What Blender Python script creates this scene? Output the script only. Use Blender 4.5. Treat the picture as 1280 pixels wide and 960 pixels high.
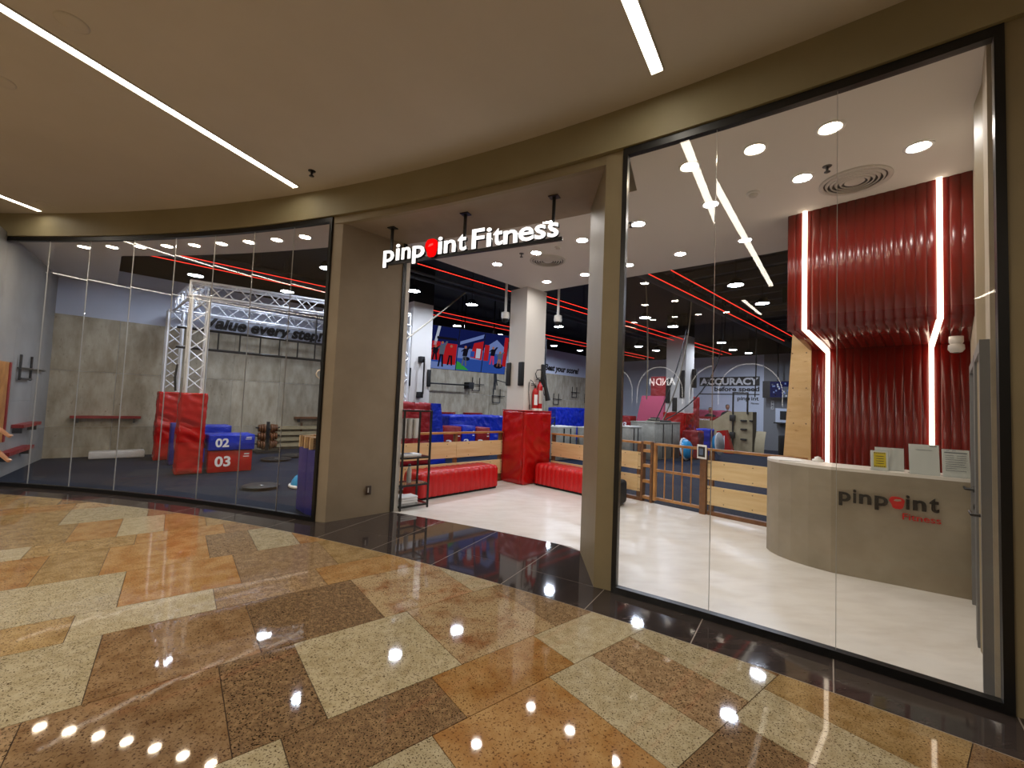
import bpy, bmesh, math, random
from math import sin, cos, pi, radians as rad
from mathutils import Vector, Matrix, noise

random.seed(7)
for o in list(bpy.data.objects):
    bpy.data.objects.remove(o)
sc = bpy.context.scene
COL = sc.collection

# ---------------------------------------------------------------- camera
F_PX, PITCH_PX, ROLL = 528.5, 25.77, 0.0409
p_, r_ = math.atan(PITCH_PX / F_PX), math.atan(ROLL)
X_ = Vector((1, 0, 0)); FW = Vector((0, cos(p_), sin(p_))); UPV = Vector((0, -sin(p_), cos(p_)))
right = cos(r_) * X_ + sin(r_) * UPV
upc = -sin(r_) * X_ + cos(r_) * UPV
cd = bpy.data.cameras.new('camera'); cam = bpy.data.objects.new('camera', cd); COL.objects.link(cam)
M = Matrix.Identity(4)
for i in range(3):
    M[i][0] = right[i]; M[i][1] = upc[i]; M[i][2] = -FW[i]
M[2][3] = 1.6
cam.matrix_world = M
cd.sensor_width = 36.0; cd.lens = 36.0 * F_PX / 1280.0; cd.clip_start = .02; cd.clip_end = 200
sc.camera = cam

# ---------------------------------------------------------------- world, exposure
w = bpy.data.worlds.new('world'); sc.world = w; w.use_nodes = True
w.node_tree.nodes['Background'].inputs[0].default_value = (1.0, .86, .68, 1)
w.node_tree.nodes['Background'].inputs[1].default_value = 0.15
sc.view_settings.view_transform = 'Standard'
sc.view_settings.look = 'None'
sc.view_settings.gamma = 1.0
sc.view_settings.use_curve_mapping = False
sc.view_settings.exposure = 0.0

L_LOBBY = 150.0     # radiance of the lamps (downlights, pendants, strips)
L_ARC = 140.0
L_GYM = 290.0
L_MALL = 18.0
L_STRIP = 4.5
L_MALL_FILL = 260.0

# ---------------------------------------------------------------- helpers
def lin(c):
    return tuple(((v / 255) / 12.92 if v / 255 <= .04045 else ((v / 255 + .055) / 1.055) ** 2.4) for v in c)

def rgba(c):
    return (*lin(c), 1)

MATS = {}
def mat(name, col, rough=.5, metal=0.0, spec=.5, vary=None, bump=None, coat=0.0, stretch=(1, 1, 1), coords='Object', rnd=0.0, fleck=None):
    """vary=(scale, colour2, lo, hi); bump=(scale, strength, distance); fleck=(scale, colour, amount)"""
    m = bpy.data.materials.new(name); m.use_nodes = True
    nt = m.node_tree; N = nt.nodes; Lk = nt.links
    b = N['Principled BSDF']
    b.inputs['Roughness'].default_value = rough; b.inputs['Metallic'].default_value = metal
    b.inputs['Specular IOR Level'].default_value = spec
    b.inputs['Coat Weight'].default_value = coat; b.inputs['Coat Roughness'].default_value = .08
    b.inputs['Base Color'].default_value = rgba(col)
    if vary or bump or fleck or rnd:
        if coords == 'World':
            g = N.new('ShaderNodeNewGeometry'); src = g.outputs['Position']
        else:
            t = N.new('ShaderNodeTexCoord'); src = t.outputs['Object']
        mp = N.new('ShaderNodeMapping'); mp.inputs['Scale'].default_value = stretch
        Lk.new(src, mp.inputs['Vector']); vec = mp.outputs['Vector']
        oi = N.new('ShaderNodeObjectInfo')
        if rnd or coords == 'World':
            ad = N.new('ShaderNodeVectorMath'); ad.operation = 'MULTIPLY_ADD'
            cx = N.new('ShaderNodeCombineXYZ')
            for k in range(3): Lk.new(oi.outputs['Random'], cx.inputs[k])
            Lk.new(cx.outputs[0], ad.inputs[0]); ad.inputs[1].default_value = (37, 53, 71) if rnd else (0, 0, 0)
            Lk.new(vec, ad.inputs[2]); vec = ad.outputs[0]
        colout = None
        if vary:
            n = N.new('ShaderNodeTexNoise'); n.inputs['Scale'].default_value = vary[0]; n.inputs['Detail'].default_value = 6
            n.inputs['Roughness'].default_value = .62
            Lk.new(vec, n.inputs['Vector'])
            mr = N.new('ShaderNodeMapRange'); mr.inputs[1].default_value = vary[2]; mr.inputs[2].default_value = vary[3]
            Lk.new(n.outputs['Fac'], mr.inputs[0])
            mx = N.new('ShaderNodeMix'); mx.data_type = 'RGBA'
            mx.inputs[6].default_value = rgba(col); mx.inputs[7].default_value = rgba(vary[1])
            Lk.new(mr.outputs[0], mx.inputs[0]); colout = mx.outputs[2]
        if fleck:
            n = N.new('ShaderNodeTexNoise'); n.inputs['Scale'].default_value = fleck[0]; n.inputs['Detail'].default_value = 3
            Lk.new(vec, n.inputs['Vector'])
            mr = N.new('ShaderNodeMapRange'); mr.inputs[1].default_value = fleck[2]; mr.inputs[2].default_value = fleck[2] + .1
            Lk.new(n.outputs['Fac'], mr.inputs[0])
            mx = N.new('ShaderNodeMix'); mx.data_type = 'RGBA'
            mx.inputs[6].default_value = rgba(col); mx.inputs[7].default_value = rgba(fleck[1])
            if colout: Lk.new(colout, mx.inputs[6])
            Lk.new(mr.outputs[0], mx.inputs[0]); colout = mx.outputs[2]
        if rnd:
            hs = N.new('ShaderNodeHueSaturation')
            if colout: Lk.new(colout, hs.inputs['Color'])
            else: hs.inputs['Color'].default_value = rgba(col)
            mr = N.new('ShaderNodeMapRange'); mr.inputs[3].default_value = 1 - rnd; mr.inputs[4].default_value = 1 + rnd
            Lk.new(oi.outputs['Random'], mr.inputs[0]); Lk.new(mr.outputs[0], hs.inputs['Value']); colout = hs.outputs[0]
        if colout: Lk.new(colout, b.inputs['Base Color'])
        if bump:
            n = N.new('ShaderNodeTexNoise'); n.inputs['Scale'].default_value = bump[0]; n.inputs['Detail'].default_value = 4
            Lk.new(vec, n.inputs['Vector'])
            bp = N.new('ShaderNodeBump'); bp.inputs['Strength'].default_value = bump[1]; bp.inputs['Distance'].default_value = bump[2]
            Lk.new(n.outputs['Fac'], bp.inputs['Height']); Lk.new(bp.outputs[0], b.inputs['Normal'])
    MATS[name] = m
    return m

def emit(name, col, strength):
    m = bpy.data.materials.new(name); m.use_nodes = True
    nt = m.node_tree; nt.nodes.clear()
    e = nt.nodes.new('ShaderNodeEmission'); e.inputs[0].default_value = rgba(col); e.inputs[1].default_value = strength
    o = nt.nodes.new('ShaderNodeOutputMaterial'); nt.links.new(e.outputs[0], o.inputs[0])
    MATS[name] = m
    return m

def glassmat(name, tint, ior=1.5, rough=0.0):
    m = bpy.data.materials.new(name); m.use_nodes = True
    nt = m.node_tree; nt.nodes.clear()
    t = nt.nodes.new('ShaderNodeBsdfTransparent'); t.inputs[0].default_value = (*tint, 1)
    g = nt.nodes.new('ShaderNodeBsdfGlossy'); g.inputs['Roughness'].default_value = rough
    f = nt.nodes.new('ShaderNodeFresnel')
    ge = nt.nodes.new('ShaderNodeNewGeometry'); mi = nt.nodes.new('ShaderNodeMapRange')      # same reflectance on both faces of the thin pane
    mi.inputs[3].default_value = ior; mi.inputs[4].default_value = 1 / ior
    nt.links.new(ge.outputs['Backfacing'], mi.inputs[0]); nt.links.new(mi.outputs[0], f.inputs[0])
    mx = nt.nodes.new('ShaderNodeMixShader'); o = nt.nodes.new('ShaderNodeOutputMaterial')
    nt.links.new(f.outputs[0], mx.inputs[0]); nt.links.new(t.outputs[0], mx.inputs[1]); nt.links.new(g.outputs[0], mx.inputs[2])
    nt.links.new(mx.outputs[0], o.inputs[0])
    MATS[name] = m
    return m

class MB:
    """collects shapes; build() links them as ONE mesh object"""
    def __init__(s): s.v = []; s.f = []; s.sm = []
    def add(s, v, f, smooth=False, T=None):
        k = len(s.v)
        s.v += [tuple(T @ Vector(q)) for q in v] if T is not None else [tuple(q) for q in v]
        s.f += [tuple(i + k for i in q) for q in f]; s.sm += [smooth] * len(f)
        return s
    def box(s, x0, x1, y0, y1, z0, z1, T=None):
        v = [(x, y, z) for z in (z0, z1) for y in (y0, y1) for x in (x0, x1)]
        return s.add(v, [(0, 2, 3, 1), (4, 5, 7, 6), (0, 1, 5, 4), (2, 6, 7, 3), (0, 4, 6, 2), (1, 3, 7, 5)], False, T)
    def rbox(s, x0, x1, y0, y1, z0, z1, r, seg=2, T=None, smooth=True):
        bm = bmesh.new(); bmesh.ops.create_cube(bm, size=1)
        for q in bm.verts:
            q.co = Vector(((x0 + x1) / 2 + q.co.x * (x1 - x0), (y0 + y1) / 2 + q.co.y * (y1 - y0), (z0 + z1) / 2 + q.co.z * (z1 - z0)))
        bmesh.ops.bevel(bm, geom=list(bm.edges) + list(bm.verts), offset=r, segments=seg, profile=.5, affect='EDGES')
        bm.verts.index_update()
        s.add([q.co.copy() for q in bm.verts], [tuple(q.index for q in fc.verts) for fc in bm.faces], smooth, T); bm.free(); return s
    def wrinkle(s, x0, x1, y0, y1, z0, z1, amp=.012, step=.045, seed=0.0):
        """stuffed vinyl panel: a box whose faces are grids pushed in and out by creases"""
        bm = bmesh.new(); lo = Vector((x0, y0, z0)); sz = Vector((x1 - x0, y1 - y0, z1 - z0))
        n = [max(1, int(round(q / step))) for q in sz]; idx = {}
        def vert(i, j, k):
            if (i, j, k) in idx: return idx[(i, j, k)]
            f = Vector((i / n[0], j / n[1], k / n[2])); q = lo + Vector((sz.x * f.x, sz.y * f.y, sz.z * f.z))
            nn = Vector(((i == n[0]) - (i == 0), (j == n[1]) - (j == 0), (k == n[2]) - (k == 0)))
            e = 1.0 if abs(nn.x) + abs(nn.y) + abs(nn.z) < 1.5 else .15
            if nn.length: nn.normalize()
            w = Vector((q.x * 3.2 + seed, q.y * 3.2 + q.z * 1.4, q.z * 4.2 + q.x * 2.2 + q.y * 1.7))
            c = 1 - 2.4 * abs(noise.noise(w)) + .6 * (.5 - abs(noise.noise(w * 2.3 + Vector((7, 3, 1)))))
            idx[(i, j, k)] = bm.verts.new(q + nn * (c * amp * e - amp * .5)); return idx[(i, j, k)]
        def grid(ax, side):
            a, b = [q for q in range(3) if q != ax]
            for i in range(n[a]):
                for j in range(n[b]):
                    vs = []
                    for (p, q) in ((i, j), (i + 1, j), (i + 1, j + 1), (i, j + 1)):
                        t = [0, 0, 0]; t[ax] = side * n[ax]; t[a] = p; t[b] = q; vs.append(vert(*t))
                    try: bm.faces.new(vs)
                    except ValueError: pass
        for ax in range(3):
            for side in (0, 1): grid(ax, side)
        bmesh.ops.recalc_face_normals(bm, faces=bm.faces); bm.verts.index_update()
        s.add([v.co.copy() for v in bm.verts], [tuple(v.index for v in f.verts) for f in bm.faces], True); bm.free(); return s
    def prism(s, poly, z0, z1, T=None):
        n = len(poly); v = [(x, y, z0) for x, y in poly] + [(x, y, z1) for x, y in poly]
        f = [tuple(range(n))[::-1], tuple(range(n, 2 * n))] + [(i, (i + 1) % n, n + (i + 1) % n, n + i) for i in range(n)]
        return s.add(v, f, False, T)
    def tube(s, pts, r, n=8, closed=False, T=None):
        pts = [Vector(q) for q in pts]; V = []; Fc = []
        m = len(pts)
        for i, q in enumerate(pts):
            a = pts[(i - 1) % m] if (closed or i > 0) else q
            b = pts[(i + 1) % m] if (closed or i < m - 1) else q
            d = (b - a).normalized()
            up = Vector((0, 0, 1)) if abs(d.z) < .95 else Vector((1, 0, 0))
            e1 = d.cross(up).normalized(); e2 = d.cross(e1)
            rr = r[i] if isinstance(r, (list, tuple)) else r
            V += [q + rr * (cos(2 * pi * k / n) * e1 + sin(2 * pi * k / n) * e2) for k in range(n)]
        for i in range(m if closed else m - 1):
            j = (i + 1) % m
            Fc += [(i * n + k, i * n + (k + 1) % n, j * n + (k + 1) % n, j * n + k) for k in range(n)]
        s.add(V, Fc, True, T)
        if not closed:
            s.add(V[:n], [tuple(range(n))[::-1]], False, T); s.add(V[-n:], [tuple(range(n))], False, T)
        return s
    def lathe(s, prof, n=24, T=None, smooth=True):
        V = []; Fc = []
        for (r, z) in prof: V += [(r * cos(2 * pi * k / n), r * sin(2 * pi * k / n), z) for k in range(n)]
        for i in range(len(prof) - 1):
            Fc += [(i * n + k, i * n + (k + 1) % n, (i + 1) * n + (k + 1) % n, (i + 1) * n + k) for k in range(n)]
        s.add(V, Fc, smooth, T)
        return s
    def mesh(s, name, m):
        me = bpy.data.meshes.new(name); me.from_pydata(s.v, [], s.f)
        me.polygons.foreach_set('use_smooth', s.sm)
        me.materials.append(m); me.update(); return me
    def build(s, name, m, parent=None, loc=None, rz=0):
        return link(name, s.mesh(name, m), parent, loc, rz)

def link(name, me, parent=None, loc=None, rz=0):
    o = bpy.data.objects.new(name, me); COL.objects.link(o)
    if parent: o.parent = parent
    if loc is not None: o.location = loc
    if rz: o.rotation_euler = (0, 0, rz)
    return o

def tag(o, label, cat, group=None):
    o['label'] = label; o['category'] = cat
    if group: o['group'] = group
    return o

def thing(name, label, cat, loc=(0, 0, 0), rz=0, group=None):
    o = bpy.data.objects.new(name, None); o.empty_display_size = .1; COL.objects.link(o)
    o.location = loc; o.rotation_euler = (0, 0, rz)
    return tag(o, label, cat, group)

def copy_tree(o, parent=None):
    c = o.copy(); COL.objects.link(c); c.parent = parent
    for ch in [q for q in bpy.data.objects if q.parent == o]: copy_tree(ch, c)
    return c

def struct(o):
    o['kind'] = 'structure'; return o

# store frame: u runs right and back, v runs left and back; origin at the padded column
O_ = Vector((.29, 8.5)); UA = rad(44)
def W(u, v, z=0.0):
    return Vector((O_.x + u * cos(UA) - v * sin(UA), O_.y + u * sin(UA) + v * cos(UA), z))
SM = Matrix.Translation((O_.x, O_.y, 0)) @ Matrix.Rotation(UA, 4, 'Z')
def sthing(name, label, cat, u, v, z=0, rot=0, group=None):
    return thing(name, label, cat, W(u, v, z), UA + rot, group)
def sbuild(b, name, m):            # mesh whose vertices are in the store frame
    o = b.build(name, m); o.matrix_world = SM; return o

# the curved facade: centre and radius of its arc
CX, CY, RG = -9.3956, -12.5123, 19.293
def A(a, r, z=0.0):
    return Vector((CX + r * sin(rad(a)), CY + r * cos(rad(a)), z))
def arcseg(b, r0, r1, a0, a1, z0, z1, n=None):
    n = n or max(2, int(abs(a1 - a0) / .6) + 1)
    V = []
    for i in range(n + 1):
        a = a0 + (a1 - a0) * i / n
        V += [A(a, r0, z0), A(a, r1, z0), A(a, r1, z1), A(a, r0, z1)]
    Fc = []
    for i in range(n):
        for k in range(4):
            Fc.append((i * 4 + k, (i + 1) * 4 + k, (i + 1) * 4 + (k + 1) % 4, i * 4 + (k + 1) % 4))
    Fc += [(0, 1, 2, 3), (n * 4 + 3, n * 4 + 2, n * 4 + 1, n * 4)]
    b.add(V, Fc); return b

def fix_normals(o):
    bm = bmesh.new(); bm.from_mesh(o.data); bmesh.ops.recalc_face_normals(bm, faces=bm.faces); bm.to_mesh(o.data); bm.free(); return o

def text_mesh(body, size=1.0, extrude=0.0, bold=0.0, shear=0.0, align='LEFT'):
    c = bpy.data.curves.new('t', 'FONT'); c.body = body; c.size = size; c.extrude = extrude; c.offset = bold; c.shear = shear
    c.align_x = align; c.resolution_u = 3
    o = bpy.data.objects.new('t', c); COL.objects.link(o)
    dg = bpy.context.evaluated_depsgraph_get(); dg.update()
    me = bpy.data.meshes.new_from_object(o.evaluated_get(dg))
    bpy.data.objects.remove(o); bpy.data.curves.remove(c)
    me.materials.clear()
    return me
def bounds(me):
    xs = [q.co.x for q in me.vertices]; ys = [q.co.y for q in me.vertices]
    return min(xs), max(xs), min(ys), max(ys)
def fit_text(body, width, height=None, **k):
    """text mesh with its lower-left corner at 0,0 scaled to the given width (and height)"""
    me = text_mesh(body, **k); x0, x1, y0, y1 = bounds(me)
    sx = width / (x1 - x0); sy = sx if height is None else height / (y1 - y0)
    for q in me.vertices: q.co.x = (q.co.x - x0) * sx; q.co.y = (q.co.y - y0) * sy
    return me

# ---------------------------------------------------------------- materials
GR = dict(rough=.035, spec=.5, coords='World', stretch=(1, 1, 1), rnd=.10)
ca, sa = cos(rad(38.3)), sin(rad(38.3))
mat('granite_beige', (192, 180, 150), vary=(16, (168, 154, 120), .35, .68), fleck=(120, (84, 68, 46), .55), **GR)
mat('granite_brown', (144, 118, 88), vary=(22, (180, 154, 118), .40, .72), fleck=(120, (66, 48, 32), .535), **GR)
mat('granite_dark', (120, 96, 70), vary=(30, (164, 136, 100), .42, .75), fleck=(120, (48, 34, 24), .53), **GR)
mat('granite_orange', (184, 148, 98), vary=(6, (160, 116, 66), .38, .64), fleck=(110, (98, 64, 38), .56), **GR)
mat('granite_rose', (158, 130, 96), vary=(8, (126, 96, 64), .38, .66), fleck=(110, (78, 54, 38), .55), **GR)
mat('granite_tan', (176, 150, 106), vary=(9, (148, 120, 76), .38, .66), fleck=(110, (88, 66, 42), .55), **GR)
mat('granite_rust', (188, 164, 126), vary=(5, (150, 106, 70), .46, .68), fleck=(100, (84, 60, 40), .55), **GR)
mat('joint', (62, 44, 28), rough=.8)
mat('marble_dark', (60, 53, 51), rough=.05, vary=(3.2, (74, 65, 62), .45, .75), fleck=(9, (100, 88, 84), .70), coords='World', stretch=(1, 3, 1), rnd=.1)
mat('opposite_dark', (84, 74, 62), rough=.7)
mat('seal', (160, 160, 156), rough=.3)
mat('joint_grey', (150, 140, 130), rough=.7)
mat('marble_white', (226, 223, 217), rough=.3, vary=(2.6, (210, 205, 197), .42, .72), coords='World', stretch=(1, 2.5, 1))
mat('gym_floor', (34, 43, 60), rough=.85, spec=.12, vary=(40, (27, 34, 48), .4, .6), coords='World')
mat('mall_ceiling', (200, 194, 184), rough=.85, vary=(.6, (193, 187, 176), .35, .65), coords='World')
mat('fascia', (146, 136, 106), rough=.6, vary=(1.2, (138, 128, 98), .35, .65), coords='World')
mat('pier_paint', (140, 126, 96), rough=.55, vary=(1.5, (130, 117, 90), .35, .65), coords='World', bump=(90, .05, .002))
mat('pier_inner', (150, 136, 116), rough=.6, vary=(1.5, (138, 124, 104), .35, .65), coords='World', bump=(60, .05, .002))
mat('white_paint', (214, 210, 204), rough=.75)
mat('white_wall', (202, 210, 226), rough=.75, bump=(30, .03, .002), coords='World')
mat('grey_wall', (128, 130, 134), rough=.75)
mat('light_grey_wall', (150, 149, 146), rough=.75, vary=(1.4, (136, 135, 132), .35, .65), coords='World')
mat('concrete_wall', (176, 166, 150), rough=.7, vary=(2.2, (154, 144, 128), .35, .68), coords='World', bump=(18, .06, .004))
mat('deck_black', (15, 15, 17), rough=.7)
mat('deck_dark', (66, 70, 76), rough=.65)
mat('deck_green', (30, 46, 40), rough=.7)
mat('black_metal', (13, 13, 14), rough=.35)
mat('black_matt', (17, 17, 18), rough=.7)
mat('dark_grey_metal', (66, 66, 68), rough=.45, metal=.3)
mat('board', (178, 170, 150), rough=.75, vary=(5, (140, 130, 108), .36, .68), fleck=(30, (112, 100, 80), .66), rnd=.1, stretch=(1, 1, .35))
mat('plywood', (222, 192, 144), rough=.5, vary=(4, (206, 170, 118), .36, .66), fleck=(22, (170, 128, 78), .66), stretch=(.35, .35, 1.6), rnd=.06)
mat('plywood_flat', (228, 202, 154), rough=.5, vary=(4, (214, 182, 130), .36, .66), stretch=(.3, .3, 3.5), rnd=.06)
mat('timber', (190, 136, 76), rough=.45, vary=(9, (142, 92, 44), .36, .66), stretch=(.4, .4, .4), rnd=.1)
mat('timber_dark', (122, 78, 42), rough=.5, vary=(9, (96, 58, 30), .36, .66), rnd=.1)
mat('timber_pale', (216, 184, 140), rough=.5)
mat('vinyl_red', (178, 12, 10), rough=.24, bump=(9, .35, .02), stretch=(1.2, 1.2, .8), vary=(3, (170, 10, 9), .4, .6))
mat('bench_red', (190, 20, 22), rough=.3, bump=(26, .10, .004))
mat('vinyl_blue', (16, 46, 184), rough=.34, bump=(3.2, 1.0, .07), vary=(3, (16, 44, 164), .4, .6))
mat('vinyl_navy', (44, 42, 128), rough=.45, bump=(4, .4, .02))
mat('vinyl_maroon', (138, 16, 22), rough=.4, bump=(3.5, .9, .06))
mat('vinyl_pink', (188, 76, 104), rough=.5)
mat('vinyl_seam', (120, 12, 14), rough=.5)
mat('wall_red', (108, 17, 12), rough=.24, spec=.5)
mat('wall_red_back', (70, 10, 8), rough=.4)
mat('chrome', (210, 214, 218), rough=.25, metal=1.0)
mat('aluminium', (228, 232, 238), rough=.35, metal=.35)
mat('steel_dark', (52, 54, 58), rough=.4, metal=.7)
mat('print_black', (14, 14, 16), rough=.5)
mat('print_white', (236, 236, 238), rough=.6)
mat('print_red', (190, 26, 30), rough=.4)
mat('paper', (236, 235, 232), rough=.6)
mat('paper_grey', (120, 122, 128), rough=.6)
mat('paper_yellow', (236, 206, 30), rough=.6)
mat('counter_micro', (158, 148, 130), rough=.55, vary=(2.4, (142, 132, 114), .36, .66), bump=(14, .05, .003))
mat('counter_top', (222, 218, 210), rough=.4)
mat('door_grey', (112, 113, 114), rough=.45)
mat('door_leaf', (150, 148, 144), rough=.5)
mat('ceramic_white', (228, 228, 226), rough=.3)
mat('diffuser_white', (196, 192, 186), rough=.5)
mat('rubber_black', (22, 22, 24), rough=.6)
mat('extinguisher_red', (178, 14, 18), rough=.25, coat=.3)
mat('concrete_block', (156, 154, 144), rough=.8, vary=(5, (132, 130, 120), .36, .68), fleck=(24, (110, 106, 98), .68))
mat('bosu_blue', (40, 150, 205), rough=.4)
mat('rope', (150, 142, 124), rough=.9, bump=(60, .4, .006))
mat('rope_black', (34, 36, 40), rough=.8)
mat('skin', (206, 152, 120), rough=.5)
mat('nail', (222, 178, 158), rough=.3)
mat('skin_tan', (150, 104, 78), rough=.5)
mat('hair', (26, 20, 18), rough=.6)
mat('shirt_black', (26, 26, 30), rough=.8)
mat('shirt_pink', (206, 128, 140), rough=.8)
mat('trouser_blue', (48, 56, 84), rough=.8)
mat('shirt_sand', (196, 168, 138), rough=.8)
mat('socket_brown', (64, 48, 38), rough=.4)
mat('khaki', (170, 156, 122), rough=.6, vary=(4, (154, 140, 106), .36, .66))
mat('floor_edge', (24, 24, 26), rough=.5)
glassmat('glass_front', (.985, .985, .98))
glassmat('glass_side', (.93, .95, .95))
emit('lamp_warm', (255, 234, 204), L_ARC)
emit('lamp_lobby', (255, 249, 242), L_LOBBY)
emit('lamp_mall_fill', (255, 242, 222), L_MALL_FILL)
emit('lamp_gym', (224, 235, 255), L_GYM)
emit('led_mall', (255, 244, 226), L_MALL)
emit('led_strip', (255, 232, 206), L_STRIP)
emit('fill_glow', (255, 236, 210), .22)
emit('arch_led', (255, 246, 235), 4.5)
emit('shop_sign', (255, 250, 244), 9.0)
emit('led_red', (255, 58, 44), 2.0)
emit('sign_face', (255, 250, 244), 1.6)
emit('sign_red', (255, 10, 10), 1.0)
emit('sign_red_light', (255, 90, 80), 1.0)
for nm, c in dict(scr_navy=(22, 30, 84), scr_blue=(50, 84, 170), scr_sky=(120, 140, 200), scr_red=(190, 34, 40), scr_white=(200, 208, 226), scr_dark=(24, 22, 34), scr_grey=(96, 104, 120), scr_green=(60, 160, 70), scr_skin=(170, 110, 90), scr_pink=(214, 60, 100)).items():
    emit(nm, c, .6)

# ---------------------------------------------------------------- mall floor
fb = MB(); arcseg(fb, 5.0, 19.20, -40, 75, -.16, -.004, 60)
floor = struct(fix_normals(fb.build('floor', MATS['joint'])))

ROWS = [-7.75, -7.35, -6.55, -5.75, -5.35, -4.55, -3.75, -3.35, -2.55, -1.75, -.95, -.15, .25, 1.05, 1.85, 2.24, 3.04, 3.83, 4.25, 5.04, 5.86, 6.27, 7.09, 7.9, 8.3, 9.1, 9.9, 10.3, 11.1, 11.9]
KNOWN = {  # lower edge of row: joints along s, then the colour of each slab between them
    .25: ([1.62, 2.4, 2.8, 3.58], ['dark', 'beige', 'tan']),
    1.05: ([.27, 1.06, 1.83, 2.21, 2.61, 3.0], ['beige', 'orange', 'beige', 'brown', 'beige']),
    1.85: ([-.3, .48, 1.26, 2.05, 2.84], ['beige', 'dark', 'orange', 'beige']),
    2.24: ([-1.27, -.48, .29, .69, 1.47, 2.27, 3.06], ['brown', 'rose', 'dark', 'beige', 'rust', 'brown']),
    3.04: ([-1.07, -.28, .51, 1.3, 2.08, 2.87], ['beige', 'rose', 'dark', 'rust', 'beige']),
    3.83: ([-1.25, -.46, .33, 1.11, 1.9, 2.3], ['tan', 'beige', 'brown', 'orange', 'rust']),
    4.25: ([-1.04, -.25, .53, 1.32, 2.1], ['beige', 'orange', 'brown', 'tan']),
    5.04: ([-1.62, -.84, -.43, .35, .75, 1.15, 1.94], ['orange', 'tan', 'orange', 'brown', 'beige', 'orange']),
    5.86: ([-1.82, -1.03, -.25, .54], ['beige', 'tan', 'orange']),
    6.27: ([-1.6, -.81, -.42, -.02, .38], ['tan', 'orange', 'beige', 'orange']),
    7.09: ([-1.77, -.98, -.2, .2], ['tan', 'beige', 'brown']),
}
def clip_disc(poly, r):
    for i in range(0, 231):                       # chords of the strip's inner edge
        a0 = -40 + i * .5
        p, q = A(a0, r), A(a0 + .5, r)
        nx, ny = -(q.y - p.y), (q.x - p.x)
        if nx * (CX - p.x) + ny * (CY - p.y) < 0: nx, ny = -nx, -ny
        out = []
        for k in range(len(poly)):
            s, e = poly[k], poly[(k + 1) % len(poly)]
            ds = nx * (s[0] - p.x) + ny * (s[1] - p.y); de = nx * (e[0] - p.x) + ny * (e[1] - p.y)
            if ds >= 0: out.append(s)
            if (ds >= 0) != (de >= 0):
                t = ds / (ds - de); out.append((s[0] + t * (e[0] - s[0]), s[1] + t * (e[1] - s[1])))
        poly = out
        if len(poly) < 3: return None
    return poly
RND_COL = ['beige', 'tan', 'brown', 'orange', 'beige', 'rust', 'rose', 'tan']
tiles = []
rg = random.Random(3)
for t0, t1 in zip(ROWS, ROWS[1:]):
    js, cs = KNOWN.get(t0, ([rg.uniform(-1, -.2)], []))
    js, cs = list(js), list(cs)
    step = lambda: (.79 if (t1 - t0) < .6 or rg.random() < .6 else .395)
    while js[-1] < 9: js.append(js[-1] + step()); cs.append(rg.choice(RND_COL))
    while js[0] > -10: js.insert(0, js[0] - step()); cs.insert(0, rg.choice(RND_COL))
    for s0, s1, c in zip(js, js[1:], cs):
        g = .0022
        rect = [(s0 + g, t0 + g), (s1 - g, t0 + g), (s1 - g, t1 - g), (s0 + g, t1 - g)]
        pw = [(s * ca - t * sa, s * sa + t * ca) for s, t in rect]
        cx, cy = sum(q[0] for q in pw) / 4, sum(q[1] for q in pw) / 4
        rr = math.hypot(cx - CX, cy - CY); an = math.degrees(math.atan2(cx - CX, cy - CY))
        if rr > 19.6 or rr < 9.5 or an < -12 or an > 62: continue
        if rr > 18.2:
            pw = clip_disc(pw, 18.85)
            if not pw: continue
        tiles.append((math.hypot(cx + .5, cy - 3.5), pw, c))
tiles.sort(key=lambda q: q[0])
for k, (d, pw, c) in enumerate(tiles[:290]):
    MB().prism(pw, -.02, 0).build('floor_tile', MATS['granite_' + c], floor)
rest = MB()
for d, pw, c in tiles[290:]: rest.prism(pw, -.02, 0)
if rest.f:
    o = rest.build('floor_tile_field', MATS['granite_tan'], floor); o['kind'] = 'stuff'

# dark stone strip along the facade and in the entrance
strip = struct(fix_normals(arcseg(MB(), 18.853, 19.303, -14, 60, -.16, -.0012, 60).build('floor_strip', MATS['joint_grey'])))
fix_normals(MB().prism([(q.x, q.y) for q in [A(21.3 + .53 * k, 19.303) for k in range(21)] + [A(30.6 - .41 * k, 20.187) for k in range(21)]], -.16, -.0012).build('stone_bed', MATS['joint_grey'], strip))
a = 32.19 - 2.4 * 20
while a < 58:
    o = fix_normals(arcseg(MB(), 18.858, 19.30, a + .012, a + 2.388, -.02, 0, 4).build('stone_slab', MATS['marble_dark'], strip))
    a += 2.4
for a0, a1 in ((20.19, 22.59), (22.59, 24.99), (24.99, 27.39), (27.39, 29.79)):
    fix_normals(arcseg(MB(), 19.304, 20.185, a0 + .012, a1 - .012, -.02, 0, 4).build('stone_slab', MATS['marble_dark'], strip))
fix_normals(MB().prism([(q.x, q.y) for q in (A(29.80, 19.306), A(30.8, 19.306), A(31.9, 19.306), Vector((.845, 4.78)), A(29.80, 20.185))], -.02, 0).build('stone_slab', MATS['marble_dark'], strip))

# ---------------------------------------------------------------- mall ceiling, fascia, far side of the mall
ZC = 4.36
struct(fix_normals(arcseg(MB(), 5.0, 19.36, -40, 75, ZC, ZC + .25, 60).build('ceiling', MATS['mall_ceiling'])))
struct(fix_normals(arcseg(MB(), 19.262, 19.375, -14, 60, 3.99, ZC, 60).build('trim_1', MATS['fascia'])))
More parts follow.
